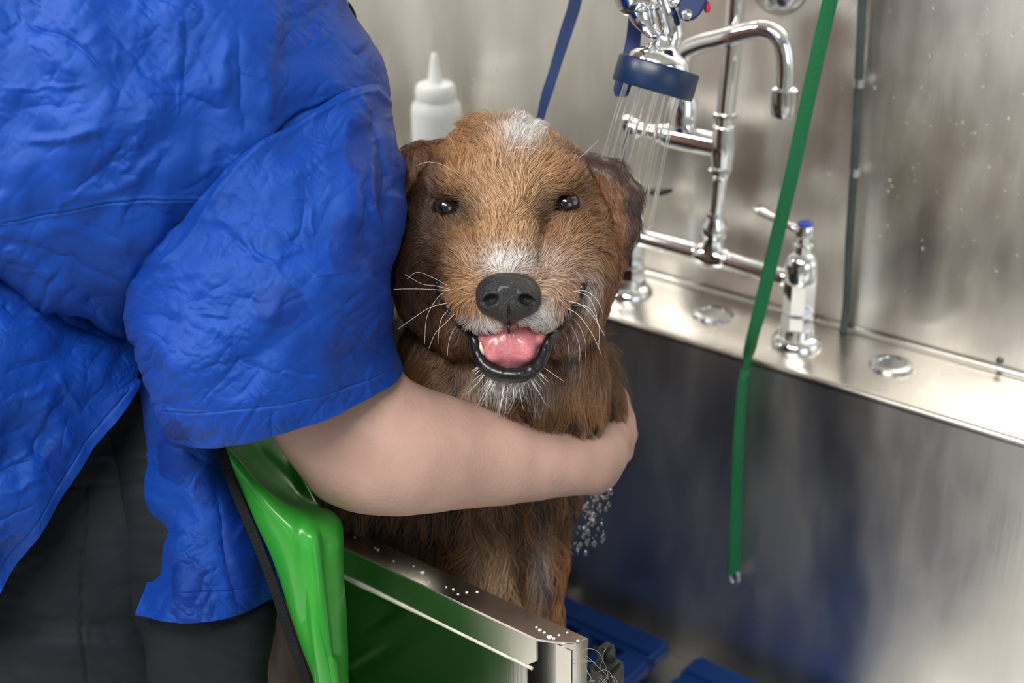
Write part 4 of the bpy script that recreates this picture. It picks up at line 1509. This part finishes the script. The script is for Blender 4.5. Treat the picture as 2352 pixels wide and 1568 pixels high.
for h_, k_, f_ in ((hipR, kneeR, footR), (hipL, kneeL, footL)):
    bw(h_, k_, .078 if h_ is hipR else .036, .050 if h_ is hipR else .038)
    bw(k_, f_, .050 if h_ is hipR else .038, .034)
M_FLESH = mat('skin', (0.45, 0.285, 0.235), 0.45, spec=.4, vary=.07, vscale=38, bump=.22, bscale=330, sss=.18, sss_r=(1, .35, .2), sss_s=.006)
V, Q = B.mesh()
bodyp = fast_mesh('body', V, Q, M_FLESH, per)
bodyp.modifiers.new('smooth', 'SMOOTH').iterations = 4
for q_ in (-1, 1):
    bm = bmesh.new()
    bmesh.ops.create_uvsphere(bm, u_segments=20, v_segments=14, radius=.0112)
    bmesh.ops.translate(bm, verts=bm.verts, vec=tuple(hc + _sd * .030 * q_ + _fd * .071 + _ud * .012))
    bm_obj('eye', bm, mat('brown_eye', (.05, .03, .02), .15), per)
# hair of the head
Hf = Field(hc - [.14, .14, .16], hc + [.14, .14, .16], .005)
Hf.ell(hc - _fd * .022 + _ud * .02, (.088, .090, .105), .01)
Hf.ell(hc + np.array([-.03, -.075, .05]), (.040, .045, .04), .02)
V, Q = Hf.mesh()
fast_mesh('hair', V, Q, mat('dark_hair', (0.05, .03, .02), .5, bump=.8, bscale=300, stretch=(1, 1, 8)), per)


# ---- cloth helpers
def loft(st, nv, nf, nb, kb=.8):
    """st rows: (Lx,Ly,Ld, Rx,Ry,Rd, Mx,My,Md).  Returns vertex grid of rings, front half first"""
    S = catmull(np.array(st, float), nv)
    th = np.concatenate([np.linspace(0, math.pi, nf, endpoint=False), np.linspace(math.pi, 2 * math.pi, nb, endpoint=False)])
    L, R, M = P(S[:, 0], S[:, 1], S[:, 2]), P(S[:, 3], S[:, 4], S[:, 5]), P(S[:, 6], S[:, 7], S[:, 8])
    c = (L + R) / 2
    a, b = (R - L) / 2, M - c
    co, si = np.cos(th), np.sin(th)
    si2 = np.where(si > 0, si, si * kb)
    return c[:, None] + a[:, None] * co[None, :, None] + b[:, None] * si2[None, :, None]


def grid_faces(nv, nu, closed):
    i, j = np.meshgrid(np.arange(nv - 1), np.arange(nu if closed else nu - 1), indexing='ij')
    j2 = (j + 1) % nu
    return np.stack([i * nu + j, i * nu + j2, (i + 1) * nu + j2, (i + 1) * nu + j], -1).reshape(-1, 4)


def grid_normals(G, closed):
    du = (np.roll(G, -1, 1) - np.roll(G, 1, 1)) if closed else np.gradient(G, axis=1)
    dv = np.gradient(G, axis=0)
    n = np.cross(du, dv)
    n /= np.linalg.norm(n, axis=2)[..., None] + 1e-12
    return n


def displace(G, fun, closed=True):
    n = grid_normals(G, closed)
    c = G.mean(axis=(0, 1))
    # make the normals face the outside (towards the camera on the front)
    x, y, d = proj(G)
    mid = n[G.shape[0] // 2, G.shape[1] // 4 if closed else G.shape[1] // 2]
    if mid @ F_ > 0:
        n = -n
    h = fun(x, y)
    return G + n * h[..., None]


def patch(rows, nv, nu):
    """rows: list of equal-length lists of (x,y,d)"""
    A = np.array([[P(*p) for p in r] for r in rows])
    A = np.stack([catmull(r, nu) for r in A])            # rows x nu x 3
    return np.stack([catmull(A[:, k], nv) for k in range(nu)], 1)


FOLDS = [  # x1,y1,x2,y2,width px,height mm (+ ridge, - valley)
    (60, 44, 150, 95, 9, -2.4), (150, 95, 245, 158, 12, -2.6), (40, 70, 200, 190, 26, 2.2), (34, 0, 40, 45, 6, -2.2), (40, 45, 0, 72, 8, -2.5), (0, 110, 40, 80, 10, -1.5),
    (60, 318, 150, 322, 11, 2.6), (150, 322, 236, 292, 12, 3.0), (0, 204, 206, 196, 6, 1.0), (30, 250, 190, 240, 20, -2.0), (432, 30, 428, 190, 22, -2.6), (519, 90, 508, 215, 14, 2.4), (548, 80, 560, 300, 20, -2.8),
    (611, 140, 618, 280, 16, 2.2), (655, 100, 668, 215, 14, -1.4), (330, 225, 430, 224, 7, -1.6), (430, 224, 520, 250, 7, -2.0), (165, 440, 240, 380, 14, -1.8), (240, 380, 331, 345, 14, -1.8), (190, 470, 330, 400, 16, 1.8),
    (260, 80, 330, 145, 10, -1.5), (320, 150, 345, 175, 12, -2.5), (250, 60, 190, 110, 12, 1.2), (120, 470, 190, 440, 10, 1.2), (380, 340, 350, 440, 14, -1.6), (300, 420, 390, 330, 12, 1.4), (500, 330, 460, 400, 14, 1.6),
    (60, 540, 200, 505, 18, 1.6), (0, 520, 90, 560, 14, 2.2), (250, 560, 380, 530, 20, 1.6), (0, 575, 130, 640, 22, 2.4), (60, 560, 270, 640, 16, -2.0), (150, 500, 330, 560, 12, -1.4), (420, 440, 470, 400, 14, -1.2),
    (330, 470, 420, 500, 14, -1.5), (200, 160, 120, 260, 22, -1.4), (260, 210, 180, 330, 20, 1.6), (300, 300, 220, 420, 22, -1.6), (700, 120, 800, 260, 26, 1.2), (780, 90, 880, 210, 16, -1.0),
    # sleeve
    (470, 500, 600, 520, 12, 1.6), (520, 540, 640, 600, 14, -1.6), (600, 610, 545, 520, 10, 1.4), (600, 612, 700, 560, 12, 1.4), (700, 400, 690, 520, 26, -1.8), (760, 330, 740, 470, 24, 1.8), (560, 380, 600, 470, 18, -1.2),
    (830, 240, 860, 330, 14, -2.0), (858, 330, 905, 420, 14, -3.0), (850, 380, 862, 520, 12, 2.2), (885, 390, 880, 560, 16, -5.0), (850, 480, 880, 560, 10, 3.2), (835, 400, 825, 560, 18, -2.2), (815, 225, 840, 265, 9, 1.8),
    (430, 700, 530, 640, 14, -1.5), (380, 640, 480, 620, 14, 1.2), (520, 680, 640, 700, 16, -1.4), (640, 690, 600, 780, 18, 1.5), (480, 740, 540, 790, 16, 1.6), (700, 640, 800, 700, 22, -1.6), (820, 600, 870, 690, 16, 1.8),
    (420, 850, 560, 830, 10, -1.0), (350, 760, 420, 850, 20, 1.8), (460, 800, 640, 860, 24, -1.2), (700, 800, 850, 780, 26, 1.2), (860, 700, 880, 820, 14, -1.8), (620, 850, 760, 860, 10, -.8), (330, 720, 420, 740, 10, -1.4),
    (560, 560, 660, 640, 8, 1.0), (900, 300, 930, 380, 10, 2.0), (340, 640, 300, 730, 12, 2.2),
    # waist and back panel
    (0, 655, 180, 728, 16, 2.5), (0, 700, 150, 760, 14, -3), (120, 720, 300, 800, 12, -3), (0, 740, 200, 770, 18, 1.5), (0, 860, 110, 820, 10, -1.2), (20, 920, 140, 880, 10, 1.6), (0, 1010, 130, 930, 14, -1.6), (130, 860, 200, 960, 10, 1.2),
    (0, 1080, 90, 1060, 8, -1.6), (10, 1130, 110, 1095, 8, 1.6), (0, 1190, 80, 1160, 9, -1.5), (0, 1235, 60, 1220, 9, 1.4), (150, 1000, 60, 1110, 14, 1.2), (240, 880, 190, 960, 12, -1.0),
    # flap
    (420, 1090, 480, 1250, 22, 2.0), (500, 1130, 540, 1400, 30, -3.0), (380, 1010, 470, 1060, 14, -2.0), (350, 1130, 400, 1200, 14, 1.6), (400, 1250, 420, 1400, 22, 1.4), (360, 1215, 450, 1230, 14, -1.6),
]
_fr = np.random.default_rng(11)
for _ in range(170):
    x0, y0 = _fr.uniform(-150, 940), _fr.uniform(-60, 1380)
    a_ = _fr.choice([.55, -.75, 1.45, .1]) + _fr.normal(0, .35)
    ln_ = _fr.uniform(25, 90)
    FOLDS.append((x0, y0, x0 + ln_ * math.cos(a_), y0 - ln_ * math.sin(a_), _fr.uniform(4, 10), _fr.uniform(.35, 1.0) * _fr.choice([-1, 1])))


def crumple(x, y):
    calm = .45 + .9 * sstep(.42, .62, fbm(x / 160, y / 160, 66, 2))
    # warped domain, creases from folded noise: fine crinkles of thin cotton
    wx = x + 26 * (fbm(x / 60, y / 60, 41, 2) - .5)
    wy = y + 26 * (fbm(x / 60, y / 60, 47, 2) - .5)
    u, v = (wx * .8 + wy * .6), (-wx * .6 + wy * .8)
    c1 = np.abs(fbm(u / 46, v / 95, 3, 2) - .5)
    c2 = np.abs(fbm(u / 26, v / 18, 13, 2) - .5)
    c3 = np.abs(fbm(wx / 12, wy / 16, 23, 2) - .5)
    big = fbm(x / 130, y / 150, 60, 2) - .5
    return .016 * big + calm * (.0036 * c1 * (.5 + vnoise(x / 90, y / 90, 5)) + .0013 * c2 * (.3 + 1.2 * vnoise(x / 70, y / 70, 9)) + .0003 * c3)


def folds(x, y, amp=1.0, cr=1.0):
    h = crumple(x, y) * cr
    wx = x + 14 * (vnoise(x / 33, y / 33, 71) - .5)
    wy = y + 14 * (vnoise(x / 33, y / 33, 77) - .5)
    for x1, y1, x2, y2, wd_, a_ in FOLDS:
        m = (np.abs(x - (x1 + x2) / 2) < abs(x2 - x1) / 2 + 3 * wd_ + 30) & (np.abs(y - (y1 + y2) / 2) < abs(y2 - y1) / 2 + 3 * wd_ + 30)
        if not m.any():
            continue
        d, t, sd = seg_dist(wx[m], wy[m], x1, y1, x2, y2)
        tap = np.clip(1 - (2 * np.clip(t, 0, 1) - 1) ** 4, 0, 1)
        if a_ < 0:
            pf = np.exp(-np.abs(sd / wd_) * 1.35)            # sharp crease
        else:
            pf = np.exp(-(sd / wd_) ** 2)
        pf = pf * np.exp(-((d ** 2 - np.minimum(sd ** 2, d ** 2)) / (wd_ * 1.5) ** 2))
        h[m] += amp * a_ * .001 * pf * (.25 + .75 * tap)
    return h


SEAM = [(296, 724), (330, 668), (400, 568), (500, 440), (600, 334), (700, 262), (790, 222), (850, 206), (905, 236)]
YOKE = [(-60, 522), (0, 512), (80, 500), (150, 487), (215, 474), (280, 465), (370, 459), (470, 456)]
HEM = [(386, 938), (450, 943), (520, 942), (590, 937), (640, 930), (720, 914), (780, 899), (850, 874), (902, 846)]


def shirt_h(x, y):
    h = folds(x, y)
    d = poly_dist(x, y, YOKE)
    h += .0009 * gauss(d - 4, 3) - .0008 * gauss(d, 2.5)
    h -= .0025 * gauss(poly_dist(x, y, SEAM), 7)
    return h


def sleeve_h(x, y):
    h = folds(x, y, .95)
    h += .0018 * gauss(poly_dist(x, y, [(px_ + 6, py_ + 8) for px_, py_ in SEAM]), 8)
    d = poly_dist(x, y, HEM)
    h -= .0007 * gauss(d, 2.5)
    return h


M_SHIRT = mat('blue_shirt_cotton', (0.002, 0.034, 0.25), 0.46, spec=.45, sheen=.02, vary=0.08, vscale=30, bump=.25, bscale=1500, stretch=(1, 1, 3))
_nt = M_SHIRT.node_tree
_nt.nodes['Principled BSDF'].inputs['Specular Tint'].default_value = (.35, .62, 1, 1)
_a = _nt.nodes.new('ShaderNodeAttribute')
_a.attribute_name = 'tint'
_m = _nt.nodes.new('ShaderNodeMix')
_m.data_type = 'RGBA'
_m.blend_type = 'MULTIPLY'
_m.inputs[0].default_value = 1
_bs = _nt.nodes['Principled BSDF']
_src = _bs.inputs['Base Color'].links[0].from_socket
_nt.links.new(_src, _m.inputs[6])
_nt.links.new(_a.outputs['Color'], _m.inputs[7])
_nt.links.new(_m.outputs[2], _bs.inputs['Base Color'])

WET = [(438, 1335, 42, 58), (445, 1395, 50, 50), (405, 1040, 45, 70), (830, 330, 40, 70), (860, 440, 30, 80), (800, 560, 45, 70), (130, 1060, 30, 50), (560, 1250, 55, 160), (470, 1130, 30, 40), (640, 700, 60, 50)]


def wet_tint(x, y):
    m = np.zeros_like(x)
    for cx, cy, rx, ry in WET:
        d = np.hypot((x - cx) / rx, (y - cy) / ry) + .5 * (fbm(x / 22, y / 22, 90, 2) - .5)
        m = np.maximum(m, sstep(1.05, .92, d))
    c = 1 - .42 * m
    th = np.zeros_like(x)
    for pl in (YOKE, [(a, b + 0) for a, b in HEM]):
        th = np.maximum(th, gauss(poly_dist(x, y, pl), 1.6))
    rgb = np.stack([c, c, 1 - .28 * m], -1)
    return rgb * (1 - .0 * th[..., None]) + np.stack([1.6 * th, 1.1 * th, .25 * th], -1)


def cloth_obj(name, G, closed, parent, m=M_SHIRT, thick=.0008, tint=True):
    nv, nu = G.shape[:2]
    x, y, _ = proj(G)
    o = fast_mesh(name, G.reshape(-1, 3), grid_faces(nv, nu, closed), m, parent)
    if tint:
        set_tint(o, wet_tint(x, y).reshape(-1, 3))
    md = o.modifiers.new('thickness', 'SOLIDIFY')
    md.thickness = thick
    md.offset = 0
    return o


TOR = [(-430, 400, 1.12, 270, 796, 1.07, -170, 560, 1.01), (-460, 360, 1.12, 306, 784, 1.045, -180, 530, .93), (-480, 230, 1.12, 326, 742, 1.04, -150, 400, .905), (-480, 0, 1.12, 470, 640, 1.05, 0, 200, .88),
       (-400, -250, 1.12, 670, 520, 1.07, 150, 60, .88), (-250, -450, 1.12, 830, 400, 1.09, 330, -60, .895), (50, -560, 1.12, 893, 238, 1.075, 480, -180, .93), (330, -560, 1.12, 838, 92, 1.07, 600, -250, .97),
       (520, -520, 1.12, 766, 0, 1.075, 690, -270, 1.0), (600, -480, 1.12, 730, -90, 1.08, 700, -280, 1.03)]
GT0 = loft(TOR, 620, 620, 60)
GT = displace(GT0, shirt_h)
shirt = cloth_obj('shirt', GT, True, per)

SLV = [(296, 722, 1.00, 893, 236, 1.05, 585, 345, .905), (303, 790, .995, 925, 325, 1.04, 600, 520, .893), (325, 862, .99, 952, 385, 1.03, 628, 660, .888), (355, 912, .985, 920, 500, 1.02, 645, 780, .888),
       (385, 955, .98, 888, 610, 1.015, 655, 870, .892), (394, 972, .98, 894, 730, 1.01, 660, 935, .898), (401, 986, .98, 918, 846, 1.005, 655, 992, .905)]
GS = loft(SLV, 560, 520, 80)
# the sleeve head joins the torso along the armhole seam
tx, ty, td = proj(GT0[:, :620])
kd = kdtree.KDTree(tx[::3, ::3].size)
_pts = np.column_stack([tx[::3, ::3].ravel(), ty[::3, ::3].ravel()])
_dep = td[::3, ::3].ravel()
for i, p in enumerate(_pts):
    kd.insert((p[0], p[1], 0), i)
kd.balance()
sx, sy_, sd_ = proj(GS)
corr = np.zeros(sd_.shape[1])
for j in range(10, 510):
    co, ix, dist = kd.find((sx[0, j], sy_[0, j], 0))
    if dist < 14:
        corr[j] = (_dep[ix] - .0022) - sd_[0, j]
edge = np.minimum(1, np.minimum((np.arange(len(corr)) - 10) / 60, (510 - np.arange(len(corr))) / 60)).clip(0, 1)
ker = np.hanning(41)
corr = np.convolve(corr * edge, ker / ker.sum(), 'same')
vv = np.arange(sd_.shape[0]) / 560
sd_ = sd_ + corr[None] * (1 - sstep(0, .55, vv))[:, None] - (.006 * np.sin(np.clip(vv / .5, 0, 1) * math.pi))[:, None] * edge[None]
GS = P(sx, sy_, sd_)
k_ = np.ones(9) / 9
for axn in (0,):
    pad = np.pad(GS, ((4, 4), (0, 0), (0, 0)), mode='edge')
    GS = sum(pad[q:q + GS.shape[0]] for q in range(9)) / 9
pad = np.concatenate([GS[:, -4:], GS, GS[:, :4]], 1)
GS = sum(pad[:, q:q + GS.shape[1]] for q in range(9)) / 9
GS = displace(GS, sleeve_h)
# folded hem: an inner turn-up ring
slv = cloth_obj('sleeve', GS, True, shirt)

BP = [[(-300, 470, .99), (-80, 520, .975), (130, 610, .99), (322, 740, 1.02)], [(-300, 640, .955), (-90, 690, .945), (120, 760, .965), (322, 850, 1.005)], [(-300, 760, .945), (-100, 800, .935), (110, 840, .955), (318, 896, .998)],
      [(-300, 930, .935), (-120, 945, .93), (60, 985, .945), (213, 1042, .98)], [(-300, 1130, .935), (-160, 1130, .93), (-20, 1150, .94), (112, 1192, .965)], [(-300, 1330, .94), (-190, 1320, .935), (-80, 1320, .945), (22, 1330, .962)],
      [(-310, 1480, .95), (-210, 1450, .945), (-110, 1410, .95), (-4, 1366, .958)]]
for r_ in BP:
    r_[0] = (-470, r_[0][1] - 20, r_[0][2] + .10)
G = displace(patch(BP, 460, 380), lambda x, y: folds(x, y, .9) - .0008 * gauss(poly_dist(x, y, [(300, 892), (190, 1035), (90, 1185), (-6, 1325)]), 2.5), False)
cloth_obj('back_panel', G, False, shirt)
FL = [[(318, 740, 1.065), (370, 780, 1.05), (430, 820, 1.05), (490, 850, 1.07)], [(318, 890, 1.052), (375, 900, 1.03), (430, 920, 1.03), (500, 950, 1.06)], [(343, 985, 1.052), (395, 1000, 1.03), (455, 1020, 1.032), (530, 1045, 1.06)],
      [(351, 1055, 1.052), (410, 1075, 1.032), (480, 1100, 1.034), (560, 1120, 1.062)], [(345, 1108, 1.05), (415, 1135, 1.03), (500, 1165, 1.033), (590, 1190, 1.065)], [(361, 1212, 1.05), (430, 1230, 1.028), (520, 1245, 1.033), (620, 1255, 1.07)],
      [(338, 1290, 1.047), (420, 1320, 1.026), (530, 1325, 1.034), (640, 1310, 1.075)], [(309, 1412, 1.043), (415, 1430, 1.025), (535, 1414, 1.036), (655, 1358, 1.08)]]
FL = [[(a, b, c - .033) for a, b, c in r] for r in FL]
G = displace(patch(FL, 420, 300), lambda x, y: folds(x, y, 1.0) - .0007 * gauss(poly_dist(x, y, [(318, 1355), (400, 1362), (520, 1358), (600, 1340)]), 2.5), False)
cloth_obj('front_flap', G, False, shirt)

# trousers
M_PANTS = mat('charcoal_trousers', (0.008, 0.0105, 0.0145), 0.7, spec=.22, vary=.15, vscale=40, bump=.2, bscale=1200)


def pants_h(x, y):
    h = .006 * (fbm(x / 150, y / 120, 55, 2) - .5) + .0025 * np.abs(fbm(x / 70, y / 40, 57, 2) - .5)
    h -= .0022 * gauss(poly_dist(x, y, [(196, 1120), (190, 1300), (188, 1450), (200, 1568), (215, 1700)]), 3)
    h += .0014 * gauss(poly_dist(x, y, [(230, 1048), (350, 1052)]), 5)
    h -= .0015 * gauss(poly_dist(x, y, [(150, 1118), (350, 1108)]), 3)
    return h


NL = [(-330, 700, 1.13, 500, 700, 1.13, 130, 700, 1.06), (-340, 1000, 1.14, 505, 1000, 1.15, 120, 1000, 1.03), (-335, 1220, 1.14, 460, 1250, 1.13, 90, 1230, 1.01), (-310, 1420, 1.14, 424, 1430, 1.13, 70, 1420, 1.01),
      (-290, 1568, 1.15, 408, 1568, 1.14, 60, 1568, 1.02), (-200, 2100, 1.31, 320, 2100, 1.31, 50, 2100, 1.2), (-110, 2500, 1.45, 250, 2500, 1.45, 60, 2500, 1.35), (-70, 2780, 1.53, 220, 2780, 1.53, 70, 2780, 1.44)]
tr = cloth_obj('trousers', displace(loft(NL, 300, 220, 60), pants_h), True, per, M_PANTS, tint=False)
FLG = [(150, 900, 1.08, 490, 950, 1.07, 380, 920, 1.02), (170, 1150, 1.09, 560, 1180, 1.07, 400, 1160, 1.01), (180, 1370, 1.09, 624, 1370, 1.075, 430, 1370, 1.012), (260, 1568, 1.10, 600, 1568, 1.09, 480, 1568, 1.03),
       (290, 2100, 1.28, 540, 2100, 1.26, 420, 2100, 1.19), (240, 2700, 1.52, 420, 2700, 1.51, 330, 2700, 1.42)]
cloth_obj('trouser_leg', displace(loft(FLG, 220, 140, 50, 1.0), pants_h), True, tr, M_PANTS, tint=False)
ribbon('piping', [P(428, 1425, 1.03), P(424, 1470, 1.032), P(414, 1530, 1.038), P(408, 1575, 1.045), P(395, 1700, 1.08)], R_, .0022, .0012, mat('grey_piping', (.16, .17, .18), .5), tr, 40)
M_SHOE = mat('black_shoe', (.015, .015, .017), .4)
for f_ in (footR, footL):
    S_ = Field(f_ - [.09, .09, .07], f_ + [.09, .24, .07], .005)
    S_.ell(f_ + np.array([0, .02, .0]), (.046, .075, .05), .02)
    S_.ell(f_ + np.array([0, .12, -.012]), (.046, .085, .036), .03)
    V, Q = S_.mesh()
    V[:, 2] = np.maximum(V[:, 2], 0.001)
    fast_mesh('shoe', V, Q, M_SHOE, per)

# apron
M_APRON = mat('green_vinyl', (0.022, 0.25, 0.022), 0.33, spec=.5, coat=.15, vary=.06, vscale=8, bump=.05, bscale=40)
M_TRIM = mat('black_binding', (0.005, 0.0055, 0.007), .7, spec=.2, bump=.5, bscale=600)
AP = [[(470, 850, 1.12), (520, 870, 1.12), (575, 890, 1.12), (620, 910, 1.13), (650, 930, 1.14), (640, 950, 1.15), (600, 960, 1.16)],
      [(488, 930, 1.07), (545, 965, 1.085), (605, 1010, 1.10), (655, 1050, 1.11), (692, 1080, 1.11), (690, 1100, 1.12), (640, 1110, 1.13)],
      [(497, 972, 1.03), (560, 1030, 1.06), (620, 1085, 1.085), (680, 1135, 1.09), (738, 1168, 1.075), (735, 1185, 1.09), (660, 1190, 1.11)],
      [(507, 1003, .998), (566, 1064, 1.005), (626, 1120, 1.018), (696, 1158, 1.028), (762, 1174, 1.032), (764, 1200, 1.055), (690, 1220, 1.09)],
      [(522, 1040, .988), (584, 1100, .982), (645, 1148, .984), (712, 1180, .990), (782, 1200, 1.010), (766, 1235, 1.050), (690, 1250, 1.08)],
      [(548, 1105, .985), (604, 1150, .972), (664, 1190, .968), (726, 1212, .974), (787, 1232, 1.004), (766, 1265, 1.045), (690, 1280, 1.075)],
      [(578, 1175, .985), (630, 1210, .970), (684, 1240, .964), (738, 1256, .972), (788, 1272, 1.002), (766, 1300, 1.040), (690, 1310, 1.07)],
      [(616, 1262, .987), (660, 1290, .972), (704, 1310, .966), (748, 1325, .974), (790, 1338, 1.002), (768, 1355, 1.038), (690, 1365, 1.07)],
      [(655, 1365, .990), (692, 1388, .976), (726, 1400, .970), (760, 1410, .978), (793, 1420, 1.004), (772, 1432, 1.036), (700, 1440, 1.07)],
      [(693, 1475, .994), (722, 1490, .982), (748, 1500, .977), (772, 1504, .984), (796, 1510, 1.006), (778, 1520, 1.036), (715, 1525, 1.07)],
      [(726, 1568, 1.0), (746, 1575, .99), (764, 1580, .986), (782, 1584, .992), (799, 1590, 1.010), (784, 1600, 1.038), (730, 1605, 1.07)],
      [(790, 1760, 1.03), (796, 1765, 1.02), (802, 1770, 1.015), (808, 1772, 1.022), (816, 1775, 1.04), (806, 1782, 1.06), (770, 1790, 1.09)]]
for r_ in AP:
    if r_[4][1] > 1215:
        k_ = min(1, (r_[4][1] - 1215) / 200)
        r_[4] = (r_[4][0], r_[4][1], r_[4][2] * (1 - .3 * k_) + .3 * k_ * (dep_on(r_[4][0], r_[4][1], 1, .622)))
        r_[5] = (735, r_[4][1] + 15, dep_on(735, r_[4][1] + 15, 1, .624))
        xl = max(600, r_[0][0] + 30)
        r_[6] = (xl, r_[4][1] + 25, dep_on(xl, r_[4][1] + 25, 1, .618))
AP.append([(800, 2050, 1.12), (802, 2055, 1.11), (806, 2060, 1.11), (810, 2065, 1.12), (816, 2070, dep_on(816, 2070, 1, .615)), (812, 2080, dep_on(812, 2080, 1, .615)), (806, 2090, dep_on(806, 2090, 1, .61))])
G = patch(AP, 400, 300)


def apron_h(x, y):
    h = .004 * (fbm(x / 120, y / 150, 81, 2) - .5)
    h += .0035 * gauss(poly_dist(x, y, [(716, 1235), (724, 1300), (730, 1400), (738, 1480), (745, 1560)]), 15)
    h -= .003 * gauss(poly_dist(x, y, [(752, 1250), (758, 1350), (768, 1500)]), 12)
    h -= .0012 * gauss(poly_dist(x, y, [(688, 1190), (690, 1300), (702, 1420)]), 13)
    return h


G = displace(G, apron_h, False)
apr = cloth_obj('apron', G, False, per, M_APRON, .0016, tint=False)
tp = [P(452, 860, 1.10), P(476, 940, 1.045), P(490, 985, 1.01), P(502, 1025, .992), P(522, 1090, .985), P(552, 1165, .984), P(590, 1255, .985), P(628, 1355, .987), P(662, 1460, .991), P(698, 1560, .997), P(762, 1760, 1.03)]
tp = [q + R_ * .0016 - F_ * .001 for q in tp]
ribbon('apron_binding', tp, R_ + .25 * U_, (.006, .0062, .0068, .007, .0075), .003, M_TRIM, apr, 120)
# neck strap of the apron showing above the shoulder
nb_ = [P(690, -120, 1.13), P(735, -50, 1.115), P(765, -12, 1.11), P(783, 10, 1.11), P(790, 30, 1.12), P(786, 60, 1.14), P(770, 90, 1.16)]
ns = ribbon('neck_strap', nb_, R_ * .6 - U_ * .4, .016, .0016, M_APRON, apr, 50)
ribbon('strap_binding', [q + R_ * .0075 - U_ * .004 - F_ * .002 for q in nb_], R_ * .5 - U_ * .5, .005, .003, M_TRIM, ns, 50)
